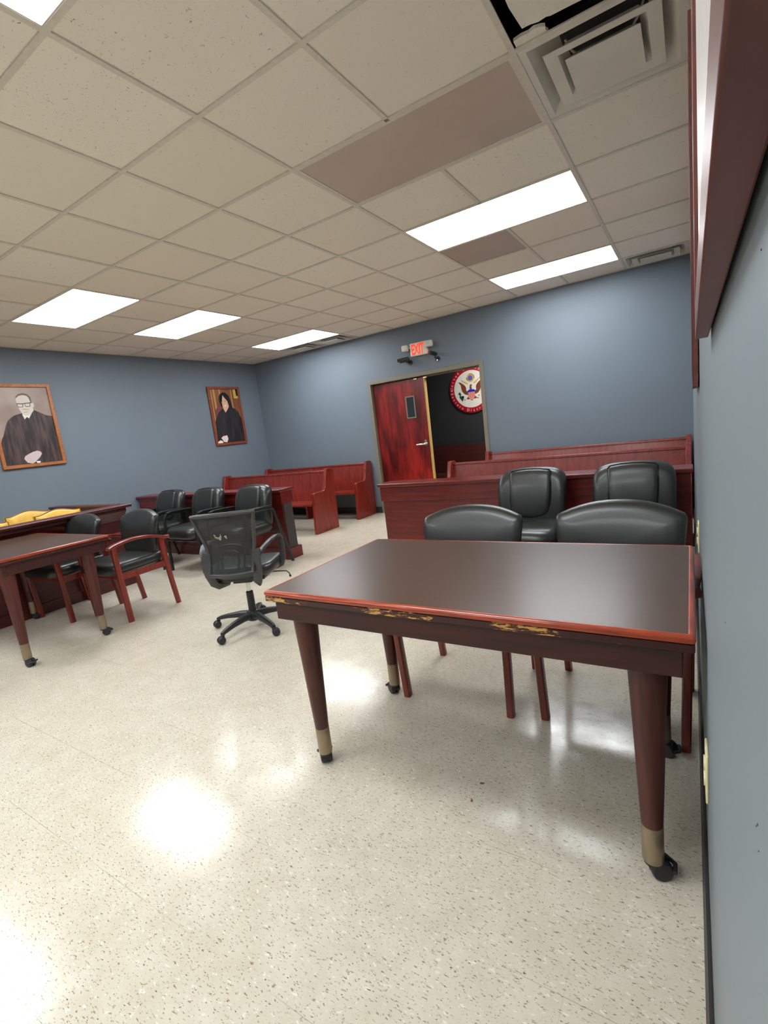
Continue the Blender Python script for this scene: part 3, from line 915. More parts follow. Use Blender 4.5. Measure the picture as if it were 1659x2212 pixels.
portrait('portrait_painting', 'framed colour portrait of a person with dark hair in a black robe',
    3.02, 3.678, 1.378, 2.335, M['frame_wood_red'], [
    ('panel_strip', flat('print_tan_stripe', (196, 146, 88)), [[(3.085, 2.30), (3.10, 2.30), (3.10, 1.75), (3.085, 1.75)], [(3.13, 2.30), (3.165, 2.30), (3.165, 1.80), (3.13, 1.80)], [(3.25, 2.30), (3.28, 2.30), (3.28, 2.10), (3.25, 2.10)], [(3.49, 2.30), (3.51, 2.30), (3.51, 1.95), (3.49, 1.95)]]),
    ('window', flat('print_yellow_window', (206, 176, 76)), [[(3.55, 2.30), (3.64, 2.30), (3.64, 2.145), (3.55, 2.145)]]),
    ('curtain', flat('print_black', (22, 22, 26)), [[(3.605, 2.30), (3.64, 2.30), (3.64, 2.185), (3.605, 2.185)]]),
    ('chair_back', flat('print_red_chair', (124, 64, 54)), [[(3.10, 1.88), (3.13, 1.96), (3.186, 2.035), (3.25, 2.05), (3.30, 1.98), (3.30, 1.80), (3.11, 1.76)]]),
    ('robe', robe_mat('print_black_robe', srgb(24, 22, 24), srgb(52, 46, 46)), [[(3.066, 1.45), (3.085, 1.70), (3.081, 1.761), (3.10, 1.81), (3.127, 1.844), (3.18, 1.917), (3.25, 1.965), (3.30, 1.985), (3.419, 2.005), (3.481, 1.992), (3.54, 1.965), (3.587, 1.925), (3.61, 1.87), (3.640, 1.80), (3.640, 1.42), (3.331, 1.416), (3.14, 1.416), (3.066, 1.42)]]),
    ('face', flat('print_warm_skin', (228, 178, 146)), [[(3.262, 2.15), (3.28, 2.185), (3.315, 2.205), (3.354, 2.18), (3.40, 2.12), (3.418, 2.068), (3.415, 2.017), (3.37, 1.96), (3.321, 1.912), (3.295, 1.96), (3.283, 1.995), (3.262, 2.05), (3.255, 2.10)]]),
    ('hair', flat('print_black_hair', (26, 26, 32)), [[(3.222, 2.116), (3.235, 2.17), (3.262, 2.215), (3.327, 2.246), (3.389, 2.235), (3.443, 2.185), (3.462, 2.113), (3.466, 2.04), (3.482, 1.992), (3.43, 1.975), (3.413, 2.0), (3.417, 2.063), (3.395, 2.10), (3.35, 2.15), (3.316, 2.195), (3.285, 2.17), (3.264, 2.12), (3.262, 2.045), (3.283, 1.99), (3.246, 2.03)]]),
    ('eye', flat('print_eye', (70, 44, 38)), [[(3.272, 2.103), (3.285, 2.109), (3.300, 2.103), (3.286, 2.098)], [(3.335, 2.100), (3.350, 2.106), (3.366, 2.098), (3.35, 2.094)]]),
    ('smile', flat('print_white_smile', (240, 214, 206)), [[(3.30, 2.03), (3.36, 2.045), (3.355, 2.02), (3.32, 2.01)]]),
    ('hand', flat('print_pale_hand', (236, 214, 200)), [[(3.14, 1.501), (3.184, 1.528), (3.27, 1.538), (3.284, 1.48), (3.251, 1.425), (3.189, 1.431)]]),
    ('paper', flat('print_paper', (238, 226, 220)), [[(3.06, 1.418), (3.06, 1.441), (3.12, 1.468), (3.17, 1.44), (3.16, 1.418)]]),
    ], backdrop('print_wood_wall', srgb(124, 76, 46), srgb(160, 104, 62)))

# ---- two framed pictures seen edge-on along the right wall
def side_picture(label, y0, y1, z0, z1):
    t = thing('framed_picture', label, 'picture', (XR, (y0 + y1) / 2, z0))
    h, w, fw = z1 - z0, (y1 - y0) / 2, 0.038
    m1 = MB()
    for a in ((-w, w, 0, fw), (-w, w, h - fw, h), (-w, -w + fw, fw, h - fw), (w - fw, w, fw, h - fw)):
        m1.box(-0.018, -0.003, a[0], a[1], a[2], a[3])
    m1.obj('picture_frame', M['frame_wood_dark'], t, bev=0.0012)
    m1 = MB(); m1.box(-0.0135, -0.002, -w + 0.02, w - 0.02, 0.02, h - 0.02)
    m1.obj('print', M['print_white'], t, smooth=False)
    return t
side_picture('dark wooden picture frame seen edge-on high on the right wall, nearest the camera', -2.17, -1.47, 1.360, 2.33)
side_picture('thin brown picture frame seen edge-on on the right wall, farther one', -0.46, 0.20, 1.308, 2.33)

# ---- outlets on the right wall
def outlet(label, y, z):
    t = thing('wall_outlet', label, 'outlet', (XR, y, z))
    m1 = MB(); m1.box(-0.0065, 0.0, -0.037, 0.037, -0.06, 0.06); m1.obj('cover_plate', M['ivory'], t, bev=0.003, seg=3)
    for s in (-1, 1):
        m1 = MB(); m1.lathe([(0.0165, -0.0095), (0.0165, -0.006)], c=(0, 0, s * 0.02), axis='X', seg=18); m1.obj('socket', M['ivory'], t)
    return t
outlet('ivory wall outlet low on the right wall near the front table leg', -1.10, 0.435)
outlet('yellowish wall outlet on the right wall beside the black chairs', -0.03, 0.722)

# ------------------------------------------------------------------ conference tables
def rect_ring(x0, x1, y0, y1, z, r=0.012, n=3):
    pts = []
    for (cx, cy, a0) in ((x1 - r, y1 - r, 0), (x0 + r, y1 - r, 90), (x0 + r, y0 + r, 180), (x1 - r, y0 + r, 270)):
        for k in range(n + 1):
            a = math.radians(a0 + 90 * k / n)
            pts.append((cx + r * math.cos(a), cy + r * math.sin(a), z))
    return pts
def conference_table(label, x0, x1, y0, y1, lx0, lx1, ly0, ly1, swivel, bead):
    cx, cy = (x0 + x1) / 2, (y0 + y1) / 2
    t = thing('conference_table', label, 'table', (cx, cy, 0))
    a, b = (x1 - x0) / 2, (y1 - y0) / 2
    zt = 0.766
    m1 = MB(); m1.loft([rect_ring(-a + .012, a - .012, -b + .012, b - .012, zt - 0.022), rect_ring(-a + .012, a - .012, -b + .012, b - .012, zt)])
    m1.obj('tabletop', M['laminate'], t)
    # upper bullnose
    def band(prof, nm, mat):
        m = MB()
        rings = [rect_ring(-a - o, a + o, -b - o, b + o, z, r=0.006) for o, z in prof]
        m.loft(rings + [rings[0]], cap=False)
        return m.obj(nm, mat, t)
    band([(-0.014, zt - 0.001), (-0.012, zt + 0.0008), (-0.006, zt + 0.0008), (0.0, zt - 0.004), (0.002, zt - 0.010), (0.0, zt - 0.017), (-0.014, zt - 0.019)], 'edge_banding', M['edge'])
    band([(-0.02, zt - 0.0185), (-0.004, zt - 0.0185), (0.0, zt - 0.021), (0.0, zt - 0.038), (-0.004, zt - 0.041), (-0.02, zt - 0.041)], 'lower_bead', bead)
    i = 0.025
    zb = zt - 0.115
    for (p, q, r, s, nm) in ((-a + i, a - i, -b + i, -b + i + .022, 'front'), (-a + i, a - i, b - i - .022, b - i, 'rear'), (-a + i, -a + i + .022, -b + i + .022, b - i - .022, 'side'), (a - i - .022, a - i, -b + i + .022, b - i - .022, 'side')):
        m = MB(); m.box(p, q, r, s, zb, zt - 0.0405); m.obj('apron', M['dark_mahogany'], t, bev=0.002)
    for k, (lx, ly) in enumerate(((lx0, ly0), (lx1, ly0), (lx0, ly1), (lx1, ly1))):
        ox, oy = lx - cx, ly - cy
        m = MB(); m.lathe([(0.0255, 0.162), (0.027, 0.168), (0.031, 0.26), (0.0385, 0.45), (0.0455, 0.6), (0.047, zb + 0.03), (0.047, zt - 0.03)], c=(ox, oy, 0), seg=28)
        leg = m.obj('leg', M['leg'], t)
        m = MB(); m.lathe([(0.0265, 0.055), (0.0275, 0.057), (0.0275, 0.163), (0.0265, 0.165)], c=(ox, oy, 0), seg=28)
        m.obj('ferrule', M['ferrule'], leg)
        m = MB()
        sw = swivel[k]
        dx, dy = math.cos(sw), math.sin(sw)
        R = Matrix.Translation((ox + 0.012 * dx, oy + 0.012 * dy, 0)) @ Matrix.Rotation(sw, 4, 'Z')
        m2 = MB()
        m2.lathe([(0.012, -0.024), (0.026, -0.022), (0.0285, -0.016), (0.0285, -0.004), (0.02, -0.003), (0.02, 0.003), (0.0285, 0.004), (0.0285, 0.016), (0.026, 0.022), (0.012, 0.024)], c=(0.006, 0, 0.0285), axis='Y', seg=22)
        m2.lathe([(0.024, 0.046), (0.0255, 0.056), (0.015, 0.06)], c=(-0.012, 0, 0), seg=18)
        m2.box(-0.02, 0.026, -0.0035, 0.0035, 0.02, 0.058)
        m2.tube([(0.03, -0.03, 0.036), (0.046, 0, 0.034), (0.03, 0.03, 0.036)], 0.006, seg=6)
        m2.xf(R)
        m2.obj('caster', M['rubber'], leg)
    return t
conference_table('nearest dark wooden table with a chipped front edge, set against the right wall',
                 -0.735, 0.598, -1.115, -0.338, -0.66, 0.494, -1.0, -0.45, (2.4, 0.5, 2.6, -0.4), M['chipped'])
conference_table('far dark wooden table at the left edge of the photo, before the two cherry armchairs',
                 -4.70, -3.175, -1.10, -0.385, -4.44, -3.25, -1.045, -0.53, (0.3, 0.2, 0.6, 0.9), M['dark_mahogany'])

# ------------------------------------------------------------------ cherry armchairs with black upholstery
def wood_armchair(label, loc, rz):
    t = thing('wooden_armchair', label, 'armchair', loc, rz, group='cherry wood armchairs with black seats')
    # seat
    m = MB()
    def sf(x, y, z):
        w = 1.0 - 0.10 * (y + 0.02) / 0.5
        return (x * w, y, z - 0.35 * max(0, -y - 0.20) ** 1.3 + 0.012 * (1 - (x / 0.26) ** 2))
    m.cushion(0.52, 0.53, 0.095, c=(0, -0.035, 0.45), ex=5, fn=sf)
    m.obj('seat', M['leather'], t)
    # back: arched top with tight corners, sides running in a little towards the seat
    outl = []
    for k in range(13):
        u = -1 + 2 * k / 12
        outl.append((u * 0.238, 0.868 - 0.048 * abs(u) ** 2.2))
    outl += [(0.254, 0.812), (0.262, 0.795)]
    for k in range(1, 9):
        outl.append((0.262 - 0.034 * (k / 9) ** 1.3, 0.795 - 0.285 * k / 9))
    outl += [(0.215, 0.482), (0.19, 0.468)]
    for k in range(1, 8):
        outl.append((0.19 - 0.38 * k / 8, 0.465))
    outl += [(-0.19, 0.468), (-0.215, 0.482)]
    for k in range(8, 0, -1):
        outl.append((-(0.262 - 0.034 * (k / 9) ** 1.3), 0.795 - 0.285 * k / 9))
    outl += [(-0.262, 0.795), (-0.254, 0.812)]
    def bf(x, z, off):
        u = (z - 0.46) / 0.42
        yy = off + 0.165 + 0.075 * u - 0.03 * math.sin(max(0, min(1, u)) * PI) - 0.30 * x * x
        if off < 0:
            yy += 0.010 * math.exp(-((z - 0.575) / 0.02) ** 2)
        return Vector((x, yy, z))
    m = MB()
    rings = []
    for off, ins in ((-0.046, 0.22), (-0.045, 0.15), (-0.043, 0.09), (-0.040, 0.045), (-0.033, 0.018), (-0.022, 0.004), (-0.008, 0.0), (0.012, 0.003), (0.026, 0.012), (0.033, 0.03), (0.036, 0.10)):
        rings.append([bf(x * (1 - ins / 0.262), 0.665 + (z - 0.665) * (1 - ins / 0.262), off) for x, z in outl])
    m.loft(rings, cap=False)
    # close front and back with rows so that the curve carries across
    for off, ins in ((-0.046, 0.22), (0.036, 0.10)):
        k = 1 - ins / 0.262
        c = m.bm.verts.new(bf(0, 0.665, off))
        rr = [m.bm.verts.new(bf(x * k, 0.665 + (z - 0.665) * k, off)) for x, z in outl]
        for a in range(len(rr)):
            m._f([rr[a], rr[(a + 1) % len(rr)], c])
    m.obj('backrest', M['leather'], t)
    # frame
    for s in (-1, 1):
        m = MB()
        m.tube([(s * 0.272, -0.245, 0.635), (s * 0.268, -0.24, 0.5), (s * 0.262, -0.225, 0.25), (s * 0.255, -0.21, 0.0)], 0.02, seg=12, flat=(0.0215, 0.0165))
        m.obj('leg', M['cherry'], t)
        m = MB()
        m.tube([(s * 0.272, 0.175, 0.615), (s * 0.268, 0.185, 0.42), (s * 0.262, 0.21, 0.2), (s * 0.258, 0.235, 0.0)], 0.02, seg=12, flat=(0.0195, 0.0165))
        m.obj('leg', M['cherry'], t)
        m = MB()
        pts = []
        for k in range(15):
            u = k / 14
            pts.append((s * (0.275 + 0.012 * math.sin(u * PI) + (0.012 if k == 0 else 0)), -0.295 + 0.535 * u, 0.635 + 0.045 * math.sin(min(1, u * 1.08) * PI) ** 0.9 - 0.02 * u))
        m.tube(pts, 0.02, seg=12, flat=(0.026, 0.0125))
        m.obj('armrest', M['cherry'], t)
        m = MB(); m.box(s * 0.262 - 0.011, s * 0.262 + 0.011, -0.22, 0.19, 0.36, 0.41); m.obj('side_rail', M['cherry'], t, bev=0.003)
    m = MB()
    m.loft([[(-0.25, -0.225, 0.36), (0.25, -0.225, 0.36), (0.25, -0.205, 0.36), (-0.25, -0.205, 0.36)], [(-0.25, -0.225, 0.405), (0.25, -0.225, 0.405), (0.25, -0.205, 0.405), (-0.25, -0.205, 0.405)]])
    m.box(-0.25, 0.25, 0.165, 0.188, 0.36, 0.41)
    m.obj('seat_rail', M['cherry'], t, bev=0.003)
    return t
ch = wood_armchair('cherry wood armchair with black seat behind the nearest table, left of two', (-0.345, -0.225, 0), 0.03)
dup(ch, (0.315, -0.185, 0), -0.02, 'cherry wood armchair with black seat behind the nearest table, right of two by the wall')
dup(ch, (-3.565, -0.075, 0), 0.02, 'cherry wood armchair whose red arm is in full view, beside the rolling mesh chair')
dup(ch, (-4.165, -0.265, 0), 0.06, 'cherry wood armchair half hidden behind the far left table')

# ------------------------------------------------------------------ black guest chairs
def guest_chair(label, loc, rz, arms=True):
    t = thing('guest_chair', label, 'chair', loc, rz, group='black leather guest chairs in front of the rails')
    m = MB()
    def sf(x, y, z):
        return (x, y, z - 0.5 * max(0, -y - 0.2) ** 1.3 + 0.02 * (1 - (x / 0.26) ** 2))
    m.cushion(0.53, 0.52, 0.13, c=(0, -0.04, 0.44), ex=4.5, fn=sf)
    m.obj('seat', M['leather'], t)
    def lean(x, y, z):
        u = (z - 0.44) / 0.45
        return (x * (0.97 + 0.03 * u), y + 0.175 + 0.075 * u - 0.03 * math.sin(max(0, min(1, u)) * PI) - 0.22 * x * x, z - 0.02 * (x / 0.25) ** 2 * max(0, u))
    m = MB()
    m.cushion(0.51, 0.47, 0.12, c=(0, 0.0, 0.655), ex=5.5, nv=12, seg=64, axes=lambda u, v, w: (u, w, v), fn=lean)
    b = m.obj('backrest', M['leather'], t)
    # raised centre panel, U-shaped below, with seams
    m = MB()
    def pf(x, y, z):
        u = (0.885 - z) / 0.36
        return lean(x * (1.0 - 0.10 * max(0, u)), y, z)
    rings = []
    outl = []
    for k in range(11):
        a = PI + PI * k / 10
        outl.append((0.143 * math.cos(a) * (1.0), 0.60 + 0.075 * math.sin(a)))
    outl += [(0.150, 0.70), (0.152, 0.80), (0.150, 0.862), (0.135, 0.876), (0.07, 0.881), (0, 0.882), (-0.07, 0.881), (-0.135, 0.876), (-0.150, 0.862), (-0.152, 0.80), (-0.150, 0.70)]
    for (off, sc) in ((-0.054, 1.0), (-0.066, 0.985), (-0.0725, 0.94), (-0.075, 0.80), (-0.076, 0.5)):
        rings.append([Vector(lean(x * sc, off, 0.70 + (z - 0.70) * sc)) for x, z in outl])
    m.loft(rings)
    m.obj('centre_panel', M['leather'], b)
    m = MB()
    loop = [Vector(lean(x * 1.015, -0.0565, 0.70 + (z - 0.70) * 1.015)) for x, z in outl]
    m.tube(loop + [loop[0]], 0.0042, seg=6)
    m.obj('seam', M['leather_dark'], b)
    for s in (-1, 1):
        if not arms:
            for (ya, yb) in ((-0.2, -0.235), (0.2, 0.33)):
                m = MB(); m.tube([(s * 0.225, ya, 0.40), (s * 0.235, yb, 0.0)], 0.0125, seg=10); m.obj('leg', M['metal_black'], t)
            continue
        m = MB()
        pts = [(s * 0.285, 0.36, 0.0), (s * 0.285, 0.30, 0.2), (s * 0.285, 0.235, 0.42), (s * 0.285, 0.185, 0.595), (s * 0.285, 0.165, 0.628), (s * 0.285, 0.13, 0.645), (s * 0.285, 0.0, 0.652), (s * 0.285, -0.14, 0.654), (s * 0.285, -0.19, 0.645), (s * 0.285, -0.215, 0.61), (s * 0.285, -0.225, 0.55), (s * 0.285, -0.23, 0.3), (s * 0.285, -0.235, 0.0)]
        m.tube(pts, 0.012, seg=10, flat=(0.0155, 0.0115))
        m.obj('arm_frame', M['metal_black'], t)
        m = MB(); m.tube([(s * 0.285, 0.14, 0.664), (s * 0.285, 0.0, 0.670), (s * 0.285, -0.13, 0.672), (s * 0.285, -0.185, 0.66)], 0.02, seg=12, flat=(0.0245, 0.0095)); m.obj('arm_pad', M['leather'], t)
    hx = 0.285 if arms else 0.225
    for yy in (-0.229 if arms else -0.203, 0.256 if arms else 0.214):
        m = MB(); m.tube([(-hx, yy, 0.36), (hx, yy, 0.36)], 0.011, seg=8)
        m.obj('cross_bar', M['metal_black'], t)
    return t
gc = guest_chair('black leather guest chair before the left rail, rightmost of the three beside the rail end', (-3.435, 1.145, 0), 0.0)
dup(gc, (-4.20, 1.145, 0), 0.0, 'black leather guest chair before the left rail, middle one of the three')
dup(gc, (-4.93, 1.145, 0), 0.0, 'black leather guest chair before the left rail, leftmost of the three')
gr = guest_chair('armless black leather guest chair before the right rail, left of two', (-0.42, 1.14, 0), 0.0, arms=False)
dup(gr, (0.262, 1.14, 0), 0.0, 'armless black leather guest chair before the right rail, next to the wall')

# ------------------------------------------------------------------ rolling mesh task chair
TH = math.radians(26.7)
t = thing('task_chair', 'black mesh-backed rolling office chair seen from behind, in the middle of the floor', 'office chair', (-2.115, -0.03, 0), TH)
m = MB()
m.cushion(0.48, 0.47, 0.085, c=(0, 0.045, 0.455), ex=4.5, fn=lambda x, y, z: (x, y, z - 0.4 * max(0, y - 0.15) ** 1.4))
m.obj('seat', M['leather'], t)
m = MB(); m.box(-0.19, 0.19, -0.16, 0.2, 0.395, 0.418); m.box(-0.07, 0.07, -0.09, 0.09, 0.36, 0.396); m.obj('seat_pan', M['plastic'], t, bev=0.006)
def stile(s, u):
    """u 0 bottom .. 1 top"""
    z = 0.475 + 0.415 * u
    hx = 0.150 + 0.058 * max(0, (u - 0.15) / 0.85) ** 1.3
    y = -0.215 - 0.035 * math.sin(min(1, u * 1.3) * PI) * -1 - 0.065 * u ** 2.2
    return Vector((s * hx + 0.036 * u, y - 0.02, z))
def surf(k, u):
    a, b = stile(-1, u), stile(1, u)
    p = a.lerp(b, k)
    p.y -= 0.045 * (1 - (2 * k - 1) ** 2)
    return p
m = MB()
loop = [stile(-1, q / 10) for q in range(11)] + [surf(q / 10, 1.0) + Vector((0, 0, 0.004 * math.sin(q / 10 * PI))) for q in range(1, 10)] + [stile(1, q / 10) for q in range(10, -1, -1)] + [surf(q / 10, 0.0) for q in range(9, 0, -1)]
m.tube(loop + [loop[0], loop[1]], 0.015, seg=10)
bf = m.obj('back_frame', M['plastic_grey'], t)
m = MB()
m.loft([[surf(k / 14, u / 12) for k in range(15)] for u in range(13)], close=False, cap=False)
m.obj('mesh_panel', M['netting'], bf)
m = MB()
def lum(k, u, off=0.022):
    p = surf(k, u); p.y += off; return p
arch = [lum(0.2, 0.06), lum(0.19, 0.2), lum(0.2, 0.34), lum(0.25, 0.43), lum(0.36, 0.47), lum(0.5, 0.48), lum(0.64, 0.47), lum(0.75, 0.43), lum(0.8, 0.34), lum(0.81, 0.2), lum(0.8, 0.06)]
m.tube(arch, 0.01, seg=8, flat=(0.011, 0.006))
m.tube([lum(0.33, 0.05), lum(0.30, 0.2), lum(0.33, 0.33), lum(0.42, 0.37), lum(0.5, 0.375), lum(0.58, 0.37), lum(0.67, 0.33), lum(0.70, 0.2), lum(0.67, 0.05)], 0.01, seg=8, flat=(0.012, 0.006))
m.tube([lum(0.12, 0.05), lum(0.3, 0.05), lum(0.5, 0.05), lum(0.7, 0.05), lum(0.88, 0.05)], 0.012, seg=8, flat=(0.008, 0.02))
m.obj('lumbar_support', M['plastic_grey'], bf)
m = MB()
p0 = surf(0.36, 0.64)
add_text(m, 'Sngl  d', 0.036, lambda v: tuple(surf(0.42 + v.x / 0.40, 0.62 + v.y / 0.42 + 0.02 * math.sin(v.x * 90)) + Vector((0, -0.004, 0))))
m.obj('chalk_scribble', flat('chalk_white', (226, 224, 218)), bf)
for s in (-1, 1):
    m = MB()
    m.tube([stile(s, 0.36) + Vector((s * 0.012, 0, 0)), Vector((s * 0.180, -0.215, 0.55)), Vector((s * 0.172, -0.205, 0.47)), Vector((s * 0.155, -0.185, 0.40)), Vector((s * 0.135, -0.15, 0.372)), Vector((s * 0.09, -0.09, 0.378))], 0.02, seg=12, flat=(0.011, 0.031))
    m.obj('back_bracket', M['plastic_grey'], t)
    m = MB()
    m.tube([Vector((s * 0.188, -0.205, 0.575)), Vector((s * 0.215, -0.16, 0.615)), Vector((s * 0.240, -0.08, 0.645)), Vector((s * 0.250, 0.02, 0.655)), Vector((s * 0.250, 0.085, 0.645)), Vector((s * 0.250, 0.118, 0.61)), Vector((s * 0.250, 0.122, 0.55)), Vector((s * 0.250, 0.11, 0.47)), Vector((s * 0.24, 0.095, 0.43)), Vector((s * 0.17, 0.08, 0.405))], 0.02, seg=12, flat=(0.021, 0.0105))
    m.obj('armrest', M['plastic_grey'], t)
m = MB(); m.lathe([(0.0145, 0.22), (0.0145, 0.37)], seg=18); m.obj('gas_lift', M['chrome'], t)
m = MB(); m.lathe([(0.03, 0.09), (0.028, 0.10), (0.0255, 0.27), (0.02, 0.275)], seg=20); m.obj('lift_sleeve', M['plastic'], t)
m = MB(); m.lathe([(0.03, 0.05), (0.045, 0.06), (0.05, 0.1), (0.04, 0.125), (0.03, 0.13)], seg=24); hub = m.obj('base_hub', M['plastic'], t)
for k in range(5):
    a = math.radians(199.5 + 72 * k) - TH
    ca, sa = math.cos(a), math.sin(a)
    m = MB()
    rings = []
    for (r, z, w, h) in ((0.03, 0.095, 0.028, 0.026), (0.10, 0.098, 0.024, 0.023), (0.20, 0.088, 0.019, 0.017), (0.27, 0.076, 0.017, 0.014), (0.298, 0.066, 0.015, 0.012), (0.302, 0.058, 0.011, 0.008)):
        ring = []
        for q in range(12):
            b = 2 * PI * q / 12
            cb, sb = math.cos(b), math.sin(b)
            u = w * math.copysign(abs(cb) ** 0.6, cb); v = h * math.copysign(abs(sb) ** 0.6, sb)
            ring.append((r * ca - u * sa, r * sa + u * ca, z + v))
        rings.append(ring)
    m.loft(rings)
    arm = m.obj('base_leg', M['plastic'], t)
    m = MB()
    sw = a + (0.9, -0.4, 1.2, 0.3, -1.0)[k]
    m.lathe([(0.006, -0.026), (0.022, -0.024), (0.027, -0.015), (0.0275, -0.004), (0.02, -0.003), (0.02, 0.003), (0.0275, 0.004), (0.027, 0.015), (0.022, 0.024), (0.006, 0.026)], c=(0.012, 0, 0.0275), axis='Y', seg=20)
    m.lathe([(0.012, 0.028), (0.014, 0.055), (0.01, 0.062)], seg=12)
    m.xf(Matrix.Translation((0.295 * ca, 0.295 * sa, 0)) @ Matrix.Rotation(sw, 4, 'Z'))
    m.obj('caster', M['rubber'], arm)
m = MB(); m.tube([(0.05, 0.04, 0.385), (0.2, 0.06, 0.385), (0.275, 0.065, 0.38), (0.295, 0.065, 0.36), (0.30, 0.06, 0.345)], 0.0045, seg=8); m.tube([(0.298, 0.06, 0.35), (0.302, 0.06, 0.335)], 0.008, seg=8); m.obj('height_lever', M['metal_black'], t)

# ------------------------------------------------------------------ rails (low partitions)
def rail(label, x0, x1, open_end):
    """front faces -y; open_end: +1 right end free, -1 left end free"""
    t = thing('courtroom_rail', label, 'railing', ((x0 + x1) / 2, 1.62, 0))
    a = (x1 - x0) / 2
    e0, e1 = (-a, a)
    m = MB(); m.box(-a, a, -0.12, 0.12, 0.772, 0.802); m.obj('top_cap', M['mahogany_x'], t, bev=0.006)
    m = MB(); m.box(-a + 0.012, a - 0.012, -0.092, 0.092, 0.635, 0.772); m.obj('upper_band', M['mahogany_x'], t, bev=0.003)
    ins = 0.03
    pa, pb = (-a + (ins if open_end < 0 else 0.012)), (a - (ins if open_end > 0 else 0.012))
    m = MB(); m.box(pa, pb, -0.075, 0.075, 0.12, 0.635); m.obj('panel', M['mahogany_x'], t, bev=0.002)
    m = MB(); m.box(-a + 0.004, a - 0.004, -0.095, 0.115, 0.0, 0.125); m.obj('plinth', M['mahogany_x'], t, bev=0.004)
    xe = pb if open_end > 0 else pa
    m = MB(); m.box(min(xe, xe + open_end * 0.012), max(xe, xe + open_end * 0.012), -0.068, 0.068, 0.126, 0.634); m.obj('end_panel', M['grey_end'], t, bev=0.002)
    return t
rail('red mahogany courtroom rail on the left, behind three black chairs', XL + 0.012, -3.20, 1)
rail('red mahogany courtroom rail on the right, behind two black chairs', -1.92, XR - 0.016, -1)

# ------------------------------------------------------------------ pews
PROF = [(0.0, 0.0), (0.50, 0.0), (0.505, 0.15), (0.515, 0.52), (0.525, 0.82), (0.515, 0.855), (0.47, 0.868), (0.385, 0.870), (0.372, 0.86), (0.335, 0.72), (0.295, 0.60), (0.275, 0.578), (0.22, 0.573), (0.06, 0.572), (0.04, 0.56), (0.035, 0.50), (0.028, 0.37), (0.0, 0.11)]
def pew(label, x0, x1, y0, dz=0.0):
    t = thing('pew', label, 'pew', ((x0 + x1) / 2, y0, 0), group='wooden gallery pews')
    a = (x1 - x0) / 2
    for s in (-1, 1):
        m = MB()
        xa, xb = (s * a, s * (a - 0.045))
        m.prism([(v, z + (dz if z > 0.3 else 0)) for v, z in PROF], lambda u, v, w: (w, u, v), min(xa, xb), max(xa, xb))
        m.obj('end_panel', M['pew'], t, bev=0.005)
    b = a - 0.045
    m = MB()
    m.prism([(0.37, 0.40), (0.39, 0.40), (0.465, 0.825 + dz), (0.44, 0.825 + dz)], lambda u, v, w: (w, u, v), -b, b)
    m.obj('backrest', M['pew'], t)
    m = MB()
    m.prism([(0.428, 0.815 + dz), (0.478, 0.815 + dz), (0.48, 0.842 + dz), (0.432, 0.842 + dz)], lambda u, v, w: (w, u, v), -b, b)
    m.obj('back_cap', M['pew'], t, bev=0.005)
    m = MB()
    m.prism([(0.02, 0.415), (0.03, 0.435), (0.06, 0.44), (0.375, 0.415), (0.375, 0.392), (0.06, 0.412), (0.02, 0.395)], lambda u, v, w: (w, u, v), -b, b)
    m.obj('seat', M['pew'], t)
    m = MB(); m.box(-0.02, 0.02, 0.08, 0.37, 0.0, 0.395); m.obj('centre_support', M['pew'], t, bev=0.003)
    return t
pew('front wooden pew on the left of the aisle, behind the left rail', -5.95, -3.755, 2.655)
pew('rear wooden pew on the left of the aisle, against the back wall', -5.95, -3.715, 3.61, -0.005)
pew('front wooden pew on the right of the aisle, behind the right rail', -1.79, 0.598, 2.46, -0.012)
pew('rear wooden pew on the right of the aisle, against the back wall', -1.75, 0.598, 3.60, -0.012)

# ------------------------------------------------------------------ jury box on the left
t = thing('jury_box', 'dark mahogany jury box with sloping ledge at the left, in front of the yellow chairs', 'jury box', (-4.5, 0.0, 0))
YE = 0.47
Y0 = -3.2
m = MB(); m.box(-0.045, 0.0, Y0, YE, 0.0, 0.835); m.obj('front_panel', M['bench'], t, bev=0.002)
m = MB(); m.prism([(-0.045, 0.835), (0.15, 0.835), (0.155, 0.842), (0.155, 0.860), (0.148, 0.866), (-0.045, 0.866)], lambda u, v, w: (u, w, v), Y0, YE + 0.035); m.obj('ledge', M['bench'], t, bev=0.003)
m = MB(); m.prism([(0.0, 0.70), (0.015, 0.70), (0.10, 0.80), (0.10, 0.835), (0.0, 0.835)], lambda u, v, w: (u, w, v), Y0, YE); m.obj('crown_moulding', M['bench'], t, bev=0.002)
m = MB(); m.prism([(0.0, 0.545), (0.022, 0.55), (0.03, 0.565), (0.022, 0.58), (0.0, 0.585)], lambda u, v, w: (u, w, v), Y0, YE + 0.004); m.obj('chair_rail_moulding', M['cherry'], t)
m = MB(); m.box(0.0, 0.014, Y0, YE + 0.002, 0.0, 0.10); m.obj('skirting', M['bench'], t, bev=0.003)
m = MB(); m.box(-1.46, -0.045, YE - 0.05, YE, 0.0, 0.74); m.obj('return_panel', M['bench'], t, bev=0.002)
m = MB(); m.box(-1.46, -0.046, YE - 0.07, YE + 0.03, 0.852, 0.872); m.obj('return_ledge', M['bench'], t, bev=0.003)
m = MB(); m.box(-1.46, -0.046, YE - 0.052, YE - 0.002, 0.741, 0.852); m.obj('return_band', plain('black_inner_band', srgb(26, 27, 29), rough=0.5), t)

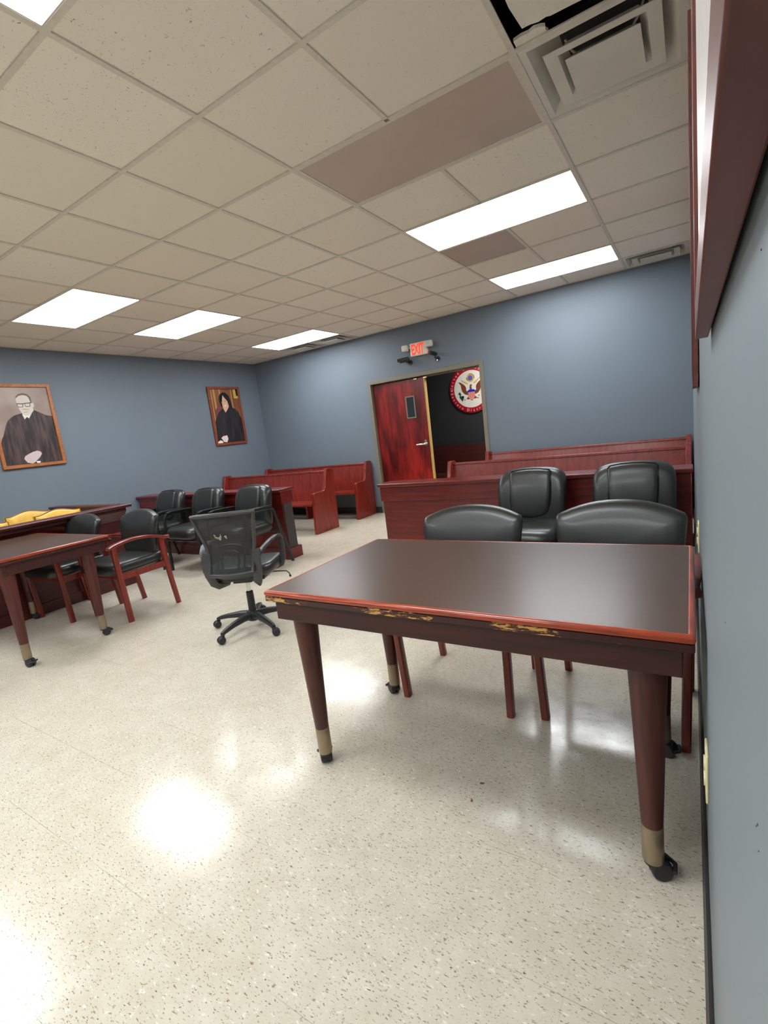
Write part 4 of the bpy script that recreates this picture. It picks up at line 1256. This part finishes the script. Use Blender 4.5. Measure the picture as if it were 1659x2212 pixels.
def jury_chair(label, loc, rz):
    t = thing('jury_chair', label, 'chair', loc, rz, group='yellow leather jury chairs')
    m = MB(); m.cushion(0.5, 0.48, 0.11, c=(0, -0.02, 0.43), ex=4.5); m.obj('seat', M['yellow'], t)
    outl = []
    for k in range(25):
        u = -1 + 2 * k / 24
        outl.append((u * 0.222, 0.848 + 0.046 * (0.5 + 0.5 * math.cos(u * PI * 0.95)) + 0.012 * abs(u) ** 6))
    base = [(0.22, 0.47), (-0.22, 0.47)]
    full = outl + base
    m = MB()
    ly = lambda x, z, off: Vector((x, 0.20 + 0.16 * (z - 0.47) - 0.25 * x * x + off, z))
    rings = []
    for off, sc in ((-0.045, 0.6), (-0.045, 0.9), (-0.035, 0.97), (0.0, 1.0), (0.03, 0.98), (0.035, 0.9), (0.035, 0.6)):
        rings.append([ly(x * sc, 0.69 + (z - 0.69) * sc, off) for x, z in full])
    m.loft(rings)
    b = m.obj('backrest', M['yellow'], t)
    m = MB(); m.tube([ly(x * 0.99, 0.69 + (z - 0.69) * 0.99, -0.028) for x, z in ([(-0.22, 0.47)] + outl + [(0.22, 0.47)])], 0.007, seg=8); m.obj('nailhead_trim', M['yellow_trim'], b)
    for sx in (-1, 1):
        for sy in (-0.2, 0.2):
            m = MB(); m.tube([(sx * 0.21, sy, 0.40), (sx * 0.215, sy * 1.1, 0.0)], [0.022, 0.015], seg=10); m.obj('leg', M['mahogany'], t)
    return t
jc = jury_chair('yellow leather jury chair in the rear row, beside the black inner band', (-5.42, 0.062, 0), PI / 2)
dup(jc, (-4.85, 0.115, 0), PI / 2, 'yellow leather jury chair in the front row, right behind the ledge')
dup(jc, (-4.85, -0.56, 0), PI / 2, 'yellow leather jury chair at the left edge of the photo')

# ------------------------------------------------------------------ flakes on the floor
def flake(label, x, y, s, rz):
    m = MB()
    m.prism([(-s, -s * .3), (-s * .2, -s * .5), (s, -s * .1), (s * .6, s * .35), (-s * .1, s * .25), (-s * .7, s * .5)], lambda u, v, w: (u, v, w), 0, 0.0025)
    o = m.obj('wood_flake', M['chip_wood'], smooth=False, loc=(x, y, 0.0003)); o.rotation_euler = (0, 0, rz)
    return tag(o, label, 'wood flake')
flake('brown wood flake under the nearest table, farther of the two', -0.055, -0.86, 0.008, 0.3)
flake('brown wood flake under the nearest table, nearer of the two', -0.06, -0.95, 0.007, 2.0)

# ------------------------------------------------------------------ world and view
w = bpy.data.worlds.new('world'); scene.world = w
w.use_nodes = True
w.node_tree.nodes['Background'].inputs[0].default_value = (0.02, 0.02, 0.022, 1)
w.node_tree.nodes['Background'].inputs[1].default_value = 0.3
scene.view_settings.view_transform = 'Standard'
scene.view_settings.look = 'None'
scene.view_settings.gamma = 1.0
scene.view_settings.use_curve_mapping = False
scene.view_settings.exposure = 0.88
